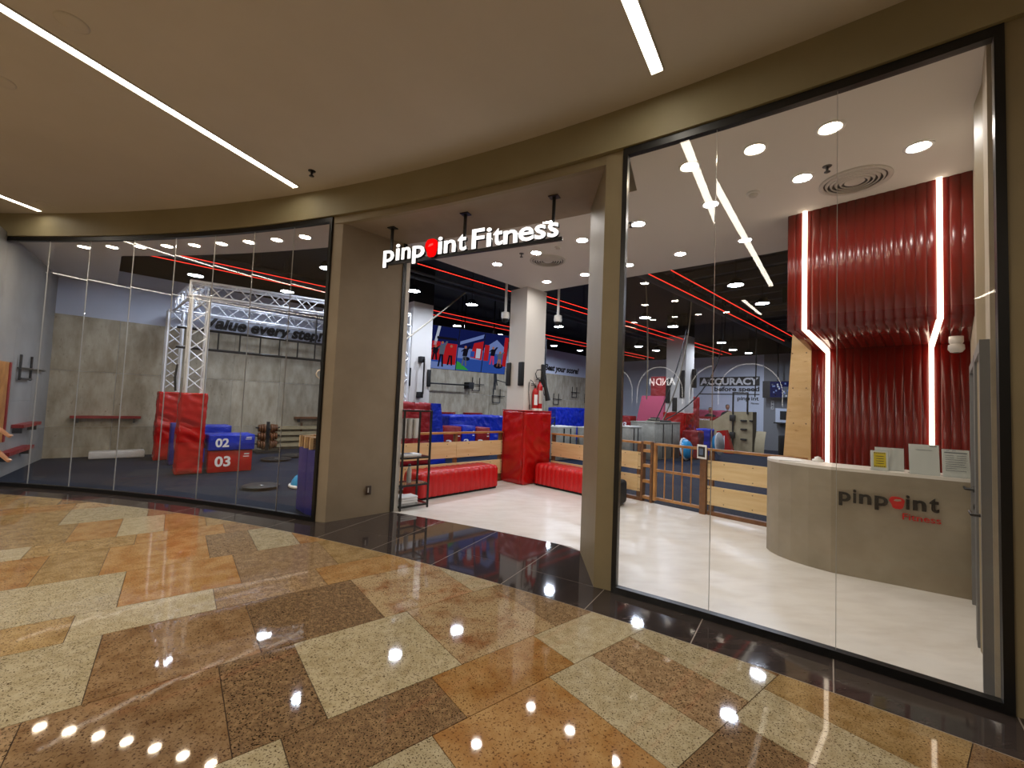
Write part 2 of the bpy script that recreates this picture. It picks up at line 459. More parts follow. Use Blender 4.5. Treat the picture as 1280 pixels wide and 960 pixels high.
# piers
def poly_struct(name, pts, z0, z1, m):
    return struct(fix_normals(MB().prism([(q.x, q.y) for q in pts], z0, z1).build(name, MATS[m])))
PL0, PL1 = A(21.06, RG), A(21.48, 19.33)
struct(poly_struct('wall_pier_left', [A(21.06, 19.31), A(21.27, 19.325), A(21.48, 19.34), Vector((-1.66, 6.13)), A(22.4, 20.3), A(21.06, 20.3)], 0, 3.99, 'pier_inner'))
struct(poly_struct('wall_pier_right', [A(32.39, 19.31), A(31.9, 19.30), Vector((.83, 4.78)), Vector((.90, 4.82)), Vector((1.02, 4.2)), A(32.39, 19.45)], 0, 3.99, 'pier_paint'))
struct(fix_normals(arcseg(MB(), 19.30, 20.15, 39.36, 60, 0, 3.99, 20).build('wall_right_pier', MATS['pier_paint'])))
struct(fix_normals(arcseg(MB(), 19.30, 19.40, -14, 2.94, 0, 3.99, 20).build('wall_left_pier', MATS['pier_paint'])))
# entrance soffit with its lower band
poly_struct('ceiling_entrance', [A(21.3 + .53 * k, 19.365) for k in range(21)] + [A(30.62 - .41 * k, 20.2) for k in range(21)], 3.90, 4.3, 'pier_inner')
struct(fix_normals(arcseg(MB(), 19.31, 19.37, 21.06, 32.39, 3.898, 4.0, 18).build('trim_2', MATS['pier_paint'])))

# the other side of the mall, behind the viewer
struct(fix_normals(arcseg(MB(), 8.6, 9.0, -40, 75, 0, ZC, 60).build('wall_opposite', MATS['opposite_dark'])))
NUM = ['first', 'second', 'third', 'fourth', 'fifth', 'sixth']
for k in range(4):
    ar = -3.2 + 12 * k; al = ar - 10.6; RW = 9.1                       # right and left springing of the arch
    t = thing('arched_shop_front', 'arched shop front outlined in light across the mall, %s from the left end' % NUM[k], 'shop front', (0, 0, 0), 0, 'arched shop fronts across the mall')
    def bow(f):                                                         # outline of the arch: f from 0 to 1
        if f < .25: return ar, 2.2 * f / .25
        if f > .75: return al, 2.2 * (1 - f) / .25
        th = pi * (f - .25) / .5
        return (ar + al) / 2 + (ar - al) / 2 * cos(th), 2.2 + .85 * sin(th)
    pts = [A(bow(j / 48)[0], RW, bow(j / 48)[1]) for j in range(10, 39)]
    MB().tube(pts, .012, 6).build('arch_light', MATS['arch_led'], t)
    inn = [A((ar + al) / 2 + ((q0 - (ar + al) / 2) * .94), RW - .06, max(.03, z0 * .97)) for q0, z0 in [bow(j / 48) for j in range(49)]]
    MB().add([tuple(q) for q in inn], [tuple(range(len(inn)))]).build('glow_sheet', MATS['fill_glow'], t)  # flat glowing sheet added as fill light for the mall, no interior behind
    if k == 2:
        sx = A(19.35, RW + .02)
        for ch, off, wd in (('A', 0, .24), ('N', .26, .2), ('D', .5, .2), ('\u0418', .76, .18)):
            me = fit_text(ch, wd, .24, extrude=.01, bold=.0); me.materials.append(MATS['shop_sign'])
            aa = rad(16.4); o = link('sign_letter', me, t, (sx.x - cos(aa) * off, sx.y + sin(aa) * off, 2.44)); o.rotation_euler = (pi / 2, 0, pi - aa)

def led_line(a, r0, r1, lab):
    t = thing('ceiling_light_strip', lab, 'strip light', A(a, r1, ZC), -rad(a), 'recessed mall light strips')
    L = r1 - r0
    MB().box(-.046, .046, -L, 0, -.004, .0).build('diffuser', MATS['led_mall'], t)
    b = MB(); b.box(-.056, -.046, -L - .012, .012, -.014, 0); b.box(.046, .056, -L - .012, .012, -.014, 0); b.box(-.046, .046, 0, .012, -.022, 0); b.box(-.046, .046, -L - .012, -L, -.014, 0)
    b.build('trim_frame', MATS['mall_ceiling'], t)
for a, r0, r1, lab in ((19.7, 12.5, 19.08, 'long bright strip light crossing the mall ceiling at upper left'),
                       (5.45, 12.5, 19.15, 'strip light entering the picture at the left edge below the long one'),
                       (33.5, 12.5, 18.97, 'short visible end of a strip light at the top of the picture'),
                       (-8.7, 12.5, 19.1, 'strip light on the mall ceiling beyond the left pier'),
                       (47.6, 12.5, 19.0, 'strip light on the mall ceiling beyond the right pier'),
                       (12, 9.6, 11.6, 'short strip light near the opposite shops, leftmost'),
                       (30, 9.6, 11.6, 'short strip light near the opposite shops, middle'),
                       (50, 9.6, 11.6, 'short strip light near the opposite shops, rightmost')):
    led_line(a, r0, r1, lab)

def fill_downs():  # unseen downlights added to brighten the mall floor and facade
    r = .085
    rim = MB().lathe([(r, -.001), (r, -.004), (r + .012, -.012), (r + .03, -.008), (r + .032, -.001)], 20).mesh('rim', MATS['ceramic_white'])
    ln = MB().lathe([(.0005, -.003), (r * .99, -.003)], 20); ln.f = [q[::-1] for q in ln.f]; ln = ln.mesh('lens', MATS['lamp_mall_fill'])
    for rr, nm in ((10.4, 'far'), (12.2, 'middle'), (14.0, 'near')):
        for k in range(7):
            t = thing('fill_downlight', 'added fill downlight behind the viewer, %s row, place %s from the left' % (nm, ['one', 'two', 'three', 'four', 'five', 'six', 'seven', 'eight', 'nine', 'ten', 'eleven'][k]), 'downlight', A(4 + 3.7 * k, rr, ZC), 0, 'added fill downlights behind the viewer')
            link('rim', rim, t); link('lens', ln, t)
fill_downs()

def ceiling_disc(px, lab):
    t = tag(MB().lathe([(0, -.012), (.085, -.012), (.10, -.004), (.10, 0)], 24).build('ceiling_speaker', MATS['mall_ceiling'], None, px), lab, 'ceiling plate')
ceiling_disc((-3.45, 3.08, ZC), 'flat round ceiling plate above the long strip light')
ceiling_disc((-4.78, 3.73, ZC), 'flat round ceiling plate at the left edge of the picture')
ceiling_disc((-7.21, 6.31, ZC), 'flat round ceiling plate near the far left strip light')
def sprinkler(loc, lab, m='dark_grey_metal', s=1.0):
    t = thing('sprinkler', lab, 'sprinkler', loc)
    MB().lathe([(0, -.006 * s), (.04 * s, -.006 * s), (.045 * s, 0)], 16).build('escutcheon', MATS[m], t)
    MB().lathe([(.012 * s, 0), (.012 * s, -.05 * s), (.008 * s, -.06 * s)], 10).build('nozzle', MATS[m], t)
    MB().lathe([(0, -.066 * s), (.03 * s, -.066 * s), (.03 * s, -.06 * s), (0, -.06 * s)], 12).build('deflector', MATS[m], t)
sprinkler((-2.56, 5.06, ZC), 'black sprinkler head on the mall ceiling past the strip light end', 'black_metal')

# ---------------------------------------------------------------- shop windows
def window(name, a0, a1, joints, zt):
    b = MB()
    arcseg(b, RG - .01, RG + .05, a0, a1, 0, .055); arcseg(b, RG - .01, RG + .05, a0, a1, zt - .065, zt)
    for e0, e1 in ((a0, a0 + .13), (a1 - .13, a1)): arcseg(b, RG - .012, RG + .05, e0, e1, .055, zt - .065, 1)
    fr = struct(fix_normals(b.build(name, MATS['black_metal'])))
    js = [a0 + .13] + joints + [a1 - .13]
    for j0, j1 in zip(js, js[1:]):
        g = .008
        p, q = A(j0 + g, RG + .02), A(j1 - g, RG + .02)
        d = (q - p).normalized(); n = Vector((-d.y, d.x, 0)) * .006
        V = [p - n, q - n, q + n, p + n]
        pn = fix_normals(MB().prism([(k.x - p.x, k.y - p.y) for k in V], .05, zt - .06).build('pane', MATS['glass_front'], fr, (p.x, p.y, 0)))
        pn.rotation_euler = (random.uniform(-.0012, .0012), random.uniform(-.0012, .0012), random.uniform(-.002, .002))   # panes are never set quite true
        if j0 != js[0]: arcseg(MB(), RG + .014, RG + .028, j0 - .005, j0 + .005, .05, zt - .06, 1).build('joint_seal', MATS['seal'], fr)
    return fr
window('window_1', 2.95, 21.08, [5.55, 7.75, 10.2, 12.55, 14.75, 16.92, 19.05], 3.985)
window('window_2', 32.39, 39.36, [34.7, 37.03], 3.985)
# black edge profile and glass edge at the left jamb of the entrance
ed = MB(); q = Vector((-1.66, 6.13)); ed.box(-.012, .012, -.02, .03, 0, 3.9)
o = struct(ed.build('trim_3', MATS['black_metal'], None, (q.x + .005, q.y, 0), rad(-44)))
e2 = MB().box(-.008, .008, .03, .09, 0, 3.9); struct(e2.build('trim_4', MATS['white_paint'], None, (q.x + .015, q.y, 0), rad(-44)))

# ---------------------------------------------------------------- shop shell
ZL = 4.05
# gym floor (under all), lobby floor
gp = [A(a, 19.36) for a in [2.7 + .5 * k for k in range(39)]] + [A(22.0, 20.19)] + [A(a, 20.19) for a in [22.5 + .5 * k for k in range(17)]] + [A(32.3, 19.36)] + [A(a, 19.36) for a in [32.5 + .5 * k for k in range(14)]] + [W(-1.9, -6.25), W(16.2, -6.25), W(16.2, 8.1), W(-7.6, 8.1)]
poly_struct('floor_gym', gp, -.16, -.004, 'gym_floor')
lp = [A(a, 20.187) for a in [22.55 + .4 * k for k in range(20)]] + [Vector((.85, 4.80)), Vector((.93, 4.45)), A(32.25, 19.38)] + [A(a, 19.345) for a in [32.5 + .4 * k for k in range(17)]] + [W(-2.2, -6.1), W(.84, -6.1), W(.84, .62), W(-3.9, .62), W(-3.9, -.2)]
poly_struct('floor_lobby', lp, -.0035, 0.0, 'marble_white')

# walls in the store frame
def swall(name, x0, x1, y0, y1, z0, z1, m):
    return struct(sbuild(MB().box(x0, x1, y0, y1, z0, z1), name, MATS[m]))
wb = swall('wall_back', -7.25, 16.15, 7.93, 8.1, 0, 4.42, 'white_wall')
swall('wall_back_upper', -7.25, 16.15, 7.95, 8.1, 4.42, 5.2, 'deck_black')
struct(sbuild(MB().prism([(-6.98, 7.93), (-7.42, 4.3), (-7.6, 4.3), (-7.2, 7.93)], 0, ZL), 'wall_left', MATS['light_grey_wall']))
swall('wall_far', 16.0, 16.15, .08, 7.93, 0, 4.42, 'white_wall')
swall('wall_far_grey', 15.98, 16.15, -6.1, .08, 0, 4.42, 'grey_wall')
swall('wall_far_upper', 16.02, 16.15, -6.1, 7.95, 4.42, 5.2, 'deck_black')
ws = swall('wall_right', -2.27, 16.0, -6.25, -6.09, 0, 5.2, 'concrete_wall')
# black open ceiling deck over the gym, with ribs
swall('ceiling_gym', -7.25, 16.15, -6.25, 8.1, 5.2, 5.3, 'deck_black')
rb = struct(sbuild(MB().box(1.2, 16.0, -6.0, -5.9, 5.1, 5.2), 'ceiling_ribs', MATS['deck_dark']))
for k in range(18):
    MB().box(1.3 + k * .82, 1.42 + k * .82, -6.0, -.9, 5.02, 5.2).build('rib', MATS['deck_dark'], rb)
# lobby ceiling slab; white ceiling band along the left window; white ceiling at the far left
lc = [A(a, 20.2) for a in [21.5 + .5 * k for k in range(22)]] + [A(32.4, 19.37)] + [A(a, 19.37) for a in [32.8 + .5 * k for k in range(14)]] + [W(-2.2, -6.09), W(1.05, -6.09), W(1.02, -4.0), W(.52, .35), W(-2.9, .22)]
poly_struct('ceiling_lobby', lc, ZL, ZL + .9, 'white_paint')
lb = [A(a, 19.37) for a in [2.7 + .5 * k for k in range(38)]] + [A(a, 20.33) for a in [22.0 - .5 * k for k in range(33)]] + [W(-6.02, 4.75), W(-6.02, 7.93), W(-7.3, 7.93)]
poly_struct('ceiling_left', lb, ZL, ZL + 1.1, 'white_paint')
MP = sc.view_layers[0]; MP.update()

# boards on the back wall: a low course and a tall course
xs = [-7.08 + 1.18 * k for k in range(20)]
for k, x in enumerate(xs[:-1]):
    x1 = min(x + 1.174, 15.98)
    for z0, z1 in ((0, .695), (.70, 1.96), (1.965, 3.22)):
        MB().box(x, x1, 7.90 + .006 * ((k * 7 + int(z0 * 10)) % 3), 7.932, z0, z1).build('wall_board', MATS['board'], wb)
# boards of the left wall (it runs slightly askew)
wl = bpy.data.objects['wall_left']
LWR = -math.atan2(.44, 3.63)
LWT = Matrix.Translation((-7.42, 4.3, 0)) @ Matrix.Rotation(LWR, 4, 'Z')
for y0, y1 in ((.1, 1.2), (1.205, 2.4), (2.405, 3.6)):
    for z0, z1 in ((0, 1.3), (1.305, 2.6)):
        MB().box(-.01, .012, y0, y1, z0, z1, LWT).build('wall_board', MATS['light_grey_wall'], wl)

# ---------------------------------------------------------------- lamps of the lobby
def downlight_proto(lm, r):
    rim = MB().lathe([(r, -.001), (r, -.004), (r + .012, -.012), (r + .03, -.008), (r + .032, -.001)], 28).mesh('rim', MATS['ceramic_white'])
    lens = MB().lathe([(.0005, -.003), (r * .99, -.003)], 28)
    lens.f = [q[::-1] for q in lens.f]
    return rim, lens.mesh('lens', MATS[lm])
def downlight(proto, loc, lab, group):
    t = thing('downlight', lab, 'downlight', loc, 0, group)
    link('rim', proto[0], t); link('lens', proto[1], t)
PW, PA = downlight_proto('lamp_lobby', .075), downlight_proto('lamp_warm', .075)
LOB = [((-1.18, -3.08), 'recessed downlight behind the left pane of the right window, next to a sprinkler'),
       ((.20, -3.02), 'recessed downlight behind the right window at the dark ceiling edge, left of the pair'),
       ((.16, -2.14), 'recessed downlight right beside the right window frame low at the dark ceiling edge'),
       ((-1.12, -3.98), 'recessed downlight between the two reflected light bars in the right window'),
       ((.25, -3.93), 'recessed downlight behind the right window close to the red panel wall'),
       ((-1.09, -4.88), 'recessed downlight left of the round air diffuser over the counter'),
       ((-1.02, -5.74), 'recessed downlight at the far right above the red panel wall'),
       ((-2.04, -2.24), 'recessed downlight right above the end of the illuminated entrance sign'),
       ((-1.21, -2.19), 'recessed downlight at the right jamb of the entrance, above the air diffuser'),
       ((-1.26, -1.32), 'recessed downlight between a sprinkler and the entrance air diffuser'),
       ((-1.29, -.42), 'leftmost recessed downlight under the entrance sign'),
       ((.04, -.41), 'recessed downlight right in front of the white column'),
       ((.13, -1.26), 'recessed downlight low at the right jamb near the dark ceiling edge')]
for (u, v), lab in LOB: downlight(PW, W(u, v, ZL), lab, 'lobby downlights')
for k, (a, wd) in enumerate(((33.68, 'first from the entrance'), (35.31, 'middle'), (36.91, 'third, nearest the counter'))):
    downlight(PA, A(a, 19.98, ZL), 'warm glaring downlight just inside the right window, ' + wd, 'warm downlights along the right window')
ordn = ['leftmost', 'second from left', 'third from left', 'fourth from left', 'middle', 'fourth from right', 'third from right', 'second from right', 'rightmost, beside the pier']
for k in range(9):
    downlight(PA, A(5.24 + 1.585 * k, 19.88, ZL), 'warm downlight in the curved row above the left window, ' + ordn[k], 'warm downlights along the left window')

def diffuser(u, v, lab):
    t = sthing('air_diffuser', lab, 'air diffuser', u, v, ZL)
    MB().lathe([(.30, 0), (.30, -.012), (.27, -.02), (.26, -.004)], 40).build('outer_ring', MATS['diffuser_white'], t)
    for r in (.225, .185, .145, .105):
        MB().lathe([(r + .022, -.004), (r + .014, -.022), (r, -.026), (r + .006, -.008)], 40).build('cone_ring', MATS['diffuser_white'], t)
    MB().lathe([(0, -.022), (.07, -.022), (.085, -.012)], 30).build('centre_disc', MATS['diffuser_white'], t)
    MB().lathe([(0, -.002), (.27, -.002)], 30).build('backing', MATS['dark_grey_metal'], t)
diffuser(-.68, -5.25, 'round ringed air diffuser in the ceiling above the red panel wall')
diffuser(-.86, -1.22, 'round ringed air diffuser in the ceiling inside the entrance')
t = sthing('smoke_detector', 'round white smoke detector behind the right window', 'smoke detector', -1.08, -4.42, ZL)
MB().lathe([(.065, 0), (.065, -.015), (.05, -.02)], 20).build('base', MATS['ceramic_white'], t)
MB().lathe([(0, -.045), (.035, -.045), (.048, -.02)], 20).build('chamber', MATS['diffuser_white'], t)
t = sthing('smoke_detector', 'small white detector under the entrance ceiling right of the sign', 'smoke detector', -1.22, -1.74, ZL)
MB().lathe([(.05, 0), (.05, -.015), (.04, -.02)], 20).build('base', MATS['ceramic_white'], t)
MB().lathe([(0, -.035), (.03, -.035), (.038, -.02)], 20).build('chamber', MATS['diffuser_white'], t)
sprinkler(W(-1.17, -5.1, ZL), 'chrome sprinkler beside the round diffuser above the counter', 'dark_grey_metal', .9)
sprinkler(W(-1.38, -1.11, ZL), 'sprinkler under the entrance ceiling below the sign', 'dark_grey_metal', .9)
sprinkler(W(-1.26, -3.02, ZL), 'sprinkler touching a downlight behind the left pane of the right window', 'dark_grey_metal', .9)

# ---------------------------------------------------------------- red fluted wall with light strips
US, UR, V0, V1, ZB, ZR = -.22, 1.0, -6.09, -4.55, 2.62, 2.5
tr = struct(sbuild(MB().box(US + .03, 1.25, V0, V1, ZB + .04, ZL).box(UR + .03, 1.25, V0, V1 - .02, 0, ZB + .04), 'wall_red', MATS['wall_red_back']))
sv = []
# soffit wedge
sof = MB().add([(US + .03, V0, ZB + .04), (US + .03, V1, ZB + .04), (UR + .03, V1, ZR + .04), (UR + .03, V0, ZR + .04), (UR + .03, V0, ZB + .05), (UR + .03, V1, ZB + .05)],
               [(0, 1, 2, 3), (0, 3, 4), (1, 5, 2), (0, 4, 5, 1), (3, 2, 5, 4)])
fix_normals(sof.build('soffit_core', MATS['wall_red_back'], tr))
nf = 19; wv = (V1 - V0) / nf
def flute(p0, p1, out):
    """half-round slat from p0 to p1 (u,z) bulging along out"""
    V = []; n = 6
    for (u, z) in (p0, p1):
        for k in range(n + 1):
            th = pi * k / n
            V.append((u + out[0] * sin(th) * .010, -cos(th) * wv * .49, z + out[1] * sin(th) * .010))
    Fc = [(k, k + 1, n + 2 + k, n + 1 + k) for k in range(n)] + [tuple(range(n + 1))[::-1], tuple(range(n + 1, 2 * n + 2))]
    b = MB().add(V, Fc, True); return b
mu = flute((US + .03, ZB), (US + .03, ZL), (-1, 0)).mesh('slat', MATS['wall_red'])
ml = flute((UR + .03, 0), (UR + .03, ZR + .04), (-1, 0)).mesh('slat', MATS['wall_red'])
sl = math.atan2(ZR - ZB, UR - US); nrm = (sin(sl), -cos(sl))
ms = flute((US + .02, ZB + .035), (UR + .03, ZR + .035), nrm).mesh('slat', MATS['wall_red'])
for me in (mu, ml, ms):
    for k in range(nf):
        o = link('slat', me, tr, (0, V0 + wv * (k + .5), 0))
def vstrip(v_up, v_lo, lab):
    t = sthing('light_strip', lab, 'strip light', 0, 0)
    MB().box(US - .012, US + .02, v_up - .022, v_up + .022, ZB, ZL).build('upper_tube', MATS['led_strip'], t)
    MB().box(UR - .012, UR + .02, v_lo - .022, v_lo + .022, .02, ZR).build('lower_tube', MATS['led_strip'], t)
    b = MB(); e = .022
    b.add([(US - .012, v_up - e, ZB), (US - .012, v_up + e, ZB), (UR - .012, v_lo + e, ZR - .02), (UR - .012, v_lo - e, ZR - .02), (US - .012, v_up - e, ZB + .05), (US - .012, v_up + e, ZB + .05), (UR - .012, v_lo + e, ZR + .03), (UR - .012, v_lo - e, ZR + .03)],
          [(0, 1, 2, 3), (7, 6, 5, 4), (0, 4, 5, 1), (1, 5, 6, 2), (2, 6, 7, 3), (3, 7, 4, 0)])
    fix_normals(b.build('soffit_tube', MATS['led_strip'], t))
vstrip(-4.73, -4.76, 'white light strip running down the left side of the red fluted wall')
vstrip(-5.86, -5.77, 'white light strip running down the right side of the red fluted wall')
# plywood cheek left of the red wall
b = MB().add([(.98, -4.57, 0), (.98, -4.19, 0), (.98, -4.36, 2.95), (.98, -4.57, 2.95), (1.25, -4.57, 0), (1.25, -4.19, 0), (1.25, -4.36, 2.95), (1.25, -4.57, 2.95)],
             [(0, 3, 2, 1), (4, 5, 6, 7), (0, 1, 5, 4), (1, 2, 6, 5), (2, 3, 7, 6), (3, 0, 4, 7)])
pc = sthing('plywood_panel', 'tall tapered plywood panel beside the red wall behind the counter', 'panel', 0, 0)
fix_normals(b.build('sheet', MATS['plywood'], pc))
for z in (.5, 1.0, 1.5, 2.0, 2.5):
    for v in (-4.52, -4.40 + .02 * z):
        MB().tube([(.981, v, z), (.974, v, z)], .008, 8).build('screw', MATS['steel_dark'], pc)
# security camera under the soffit
t = sthing('security_camera', 'white dome security camera under the red soffit', 'camera', .25, -5.97, 2.44)
MB().lathe([(.0, .06), (.055, .06), (.055, .0), (.045, -.02)], 20).build('mount', MATS['ceramic_white'], t)
MB().lathe([(.045, -.02), (.06, -.03), (.064, -.075), (.045, -.105), (.0, -.113)], 20).build('dome', MATS['ceramic_white'], t)
MB().lathe([(.0, -.117), (.022, -.115), (.024, -.104)], 14).build('lens', MATS['black_metal'], t)

# ---------------------------------------------------------------- counter
fr_ = [(-.33, -6.07), (-.58, -5.05), (-.565, -4.85), (-.52, -4.68), (-.45, -4.54), (-.36, -4.44), (-.25, -4.37), (-.12, -4.34), (.0, -4.36), (.08, -4.43), (.10, -4.52), (.06, -4.62), (-.02, -4.76), (-.08, -5.0), (-.02, -5.4), (.1, -6.07)]
ct = sthing('reception_counter', 'curved grey micro-cement reception counter with pinpoint Fitness lettering', 'counter', 0, 0)
fix_normals(MB().prism(fr_, 0, 1.055).build('body', MATS['counter_micro'], ct))
tp = [(x * 1.0, y) for x, y in fr_]
fix_normals(MB().prism(tp, 1.055, 1.085).build('worktop', MATS['counter_top'], ct))
# lettering on the counter front
P0, P1 = Vector((-.58, -5.05)), Vector((-.33, -6.07)); dd = (P1 - P0).normalized()
def on_front(me, name, m, s, z, off=.022):
    me.materials.append(MATS[m]); o = link(name, me, ct)
    q = P0 + dd * s; n = Vector((dd.y, -dd.x)) * -1
    if n.x > 0: n = -n
    o.location = (q.x + n.x * off, q.y + n.y * off, z)
    o.rotation_euler = (pi / 2, 0, math.atan2(dd.y, dd.x)); return o
def kettle(w, h, ex):
    """kettlebell mark: wide handle loop over a rounded body"""
    pts = []
    prof = [(.0, .62), (.06, .82), (.2, .97), (.42, 1.0), (.68, .98), (.9, .88), (1.0, .7), (.96, .5), (.93, .3), (.86, .1), (.7, .0), (.4, .0), (.24, .08), (.17, .3), (.1, .45)]
    b = MB(); b.prism([(x * w, y * h) for x, y in prof], -ex, ex); return b
zt = .745
LETT = [('p', .0, .105), ('i', .128, .155), ('n', .180, .285), ('p', .315, .425), ('i', .575, .602), ('n', .63, .73), ('t', .76, .83)]
# widths measured on the photograph, x along the front
X0 = .062; SC = .83 / .83
for c, x0, x1 in LETT:
    me = fit_text(c, (x1 - x0) * .92, extrude=.01, bold=.022)
    x_, X_2, y0, y1 = bounds(me); hgt = {'p': .137, 'n': .098, 'i': .135, 't': .13}[c]
    for q in me.vertices: q.co.y *= hgt / (y1 - y0)
    on_front(me, 'letter', 'print_black', X0 + x0 * .9, zt - (.039 if c == 'p' else 0))
k_ = kettle(.115, .115, .012).mesh('kettlebell_mark', MATS['print_red']); k_.materials.clear()
ko = on_front(k_, 'kettlebell_mark', 'print_red', X0 + .435 * .9, zt - .005)
MB().prism([(.032, .076), (.045, .092), (.085, .094), (.09, .08), (.06, .072)], .0, .0015).build('handle_opening', MATS['counter_micro'], ko, (0, 0, .012))
me = fit_text('Fitness', .27, .06, extrude=.008, bold=.0)
on_front(me, 'fitness_lettering', 'print_red', X0 + .545 * .9, .645)

# leaflets and stands on the counter
def stand(s, w_, h_, lab, rot=0, back=.06, tilt=.12):
    q = P0 + dd * s; n = Vector((-dd.y, dd.x));
    if n.x < 0: n = -n
    q = q + n * back
    t = sthing('leaflet_stand', lab, 'leaflet stand', q.x, q.y, 1.085, math.atan2(dd.y, dd.x) + rot)
    T = Matrix.Rotation(-tilt, 4, 'X')
    MB().box(0, w_, -.003, .003, 0, h_, T).build('sheet', MATS['paper'], t)
    MB().box(0, w_, -.006, .09, 0, .006).build('foot', MATS['glass_side'], t)
    MB().box(-.004, w_ + .004, -.0085, -.0055, 0, h_ + .006, T).build('acrylic_front', MATS['glass_side'], t)
    return t, T
t, T = stand(.33, .135, .2, 'small stand with a yellow notice, leftmost on the counter', .0, .06)
MB().box(.022, .118, -.0052, -.0035, .035, .185, T).build('yellow_notice', MATS['paper_yellow'], t)
for z in (.038, .172):
    for k in range(6): MB().box(.026 + k * .015, .034 + k * .015, -.0054, -.0053, z, z + .01, T).build('hazard_stripe', MATS['print_black'], t)
for k in range(4): MB().box(.04, .1, -.0054, -.0053, .07 + k * .024, .076 + k * .024, T).build('print_line', MATS['print_black'], t)
t, T = stand(.38, .225, .23, 'blank white board standing behind the notices on the counter', .0, .19, .05)
t, T = stand(.62, .215, .29, 'white sheet in a clear stand, middle of the counter notices', .0, .05)
MB().box(.05, .165, -.0052, -.0045, .235, .24, T).build('print_line', MATS['paper_grey'], t)
MB().box(.15, .2, -.0052, -.0045, .275, .282, T).build('print_line', MATS['paper_grey'], t)
t, T = stand(.855, .185, .26, 'printed form in a clear stand, rightmost on the counter', .0, .05)
MB().box(.015, .17, -.0052, -.0045, .225, .235, T).build('print_line', MATS['paper_grey'], t)
for k, (a0, a1, z) in enumerate(((.03, .05, .248), (.07, .095, .248), (.02, .17, .162), (.02, .08, .2), (.1, .165, .2), (.02, .08, .18), (.1, .165, .18), (.02, .16, .14), (.02, .15, .12), (.02, .16, .1), (.02, .1, .08), (.02, .16, .06))):
    MB().box(a0, a1, -.0052, -.0045, z, z + .004, T).build('print_line', MATS['paper_grey'], t)
t = sthing('paper_stack', 'loose white papers on the round end of the counter', 'papers', -.28, -4.62, 1.085, .4)
MB().box(-.1, .11, -.12, .1, 0, .004).build('sheet', MATS['paper'], t); MB().box(-.13, .06, -.06, .14, .004, .008).build('sheet', MATS['paper'], t)
t = sthing('tissue', 'crumpled white tissue on the counter top', 'tissue', -.1, -4.85, 1.085)
MB().lathe([(.05, 0), (.06, .02), (.03, .035), (.035, .05), (.0, .06)], 7).build('tissue_body', MATS['paper'], t)

# ---------------------------------------------------------------- doors in the right wall
def sdoor(name, u0, u1, hu, lab):
    d = struct(sbuild(MB().box(u0, u0 + .07, -6.09, -6.045, 0, 2.12).box(u1 - .07, u1, -6.09, -6.045, 0, 2.12).box(u0 + .07, u1 - .07, -6.09, -6.045, 2.05, 2.12), name, MATS['door_grey']))
    lf = MB().box(u0 + .075, u1 - .075, -6.09, -6.068, .01, 2.045).build('door_leaf', MATS['door_leaf'], d)
    lm = u0 + .075
    MB().box(u0 + .16, u0 + .30, -6.069, -6.064, .35, 1.95).build('glazing_strip', MATS['glass_side'], d)
    h = MB().tube([(hu, -6.07, 1.02), (hu, -6.01, 1.02), (hu + .13, -6.005, 1.02)], .011, 8).build('lever_handle', MATS['black_metal'], d)
    MB().lathe([(.0, .012), (.026, .012), (.026, 0)], 16, Matrix.Translation((hu, -6.068, 1.02)) @ Matrix.Rotation(-pi / 2, 4, 'X')).build('rosette', MATS['black_metal'], d)
    MB().lathe([(.0, .012), (.024, .012), (.024, 0)], 16, Matrix.Translation((hu, -6.068, .87)) @ Matrix.Rotation(-pi / 2, 4, 'X')).build('lock_rosette', MATS['black_metal'], d)
sdoor('door_1', -1.36, -.40, -.56, '')
sdoor('door_2', -2.24, -1.43, -2.08, '')

# ---------------------------------------------------------------- hanging entrance sign
S0, S1 = A(22.5, 19.62), A(30.4, 19.62); sd = (S1 - S0).normalized(); srz = math.atan2(sd.y, sd.x)
sg = thing('hanging_sign', 'illuminated white pinpoint Fitness sign hanging in the entrance', 'sign', (S0.x, S0.y, 3.43), srz)
ZBASE = 0.0
MB().box(.10, 2.62, .035, .065, -.035, .005).build('support_bar', MATS['black_metal'], sg)
XH = .145
# letter, x0, x1, height, drop below the base line
SIGN = [('p', .107, .29, .225, .075), ('i', .322, .385, .215, 0), ('n', .42, .567, .155, 0), ('p', .599, .791, .225, .075),
        ('i', 1.001, 1.062, .215, 0), ('n', 1.091, 1.261, .155, 0), ('t', 1.292, 1.413, .20, 0),
        ('F', 1.493, 1.663, .235, 0), ('i', 1.694, 1.758, .225, 0), ('t', 1.784, 1.905, .20, 0), ('n', 1.918, 2.097, .155, 0), ('e', 2.11, 2.298, .16, 0), ('s', 2.307, 2.441, .16, 0), ('s', 2.464, 2.589, .16, 0)]
for c, x0, x1, h, dr in SIGN:
    rise = .02 if x0 < 1.4 else .0
    me = fit_text(c, x1 - x0, h, extrude=.02, bold=.016); me.materials.append(MATS['black_metal'])
    o = link('letter', me, sg, (x0, .03, -dr)); o.rotation_euler = (pi / 2, 0, 0)
    mf = fit_text(c, x1 - x0, h, extrude=.004, bold=.016); mf.materials.append(MATS['sign_face'])
    fo = link('letter_face', mf, o, (0, 0, .0245))
kb = kettle(.20, .235, .02).build('kettlebell', MATS['black_metal'], sg, (.796, .03, -.025)); kb.rotation_euler = (pi / 2, 0, 0)
kettle(.20, .235, .004).build('kettlebell_face', MATS['sign_red'], kb, (0, 0, .0245))
MB().prism([(.055, .135), (.075, .165), (.125, .172), (.128, .15), (.09, .142)], -.004, .004).build('handle_slot', MATS['sign_red_light'], kb, (0, 0, .0295))
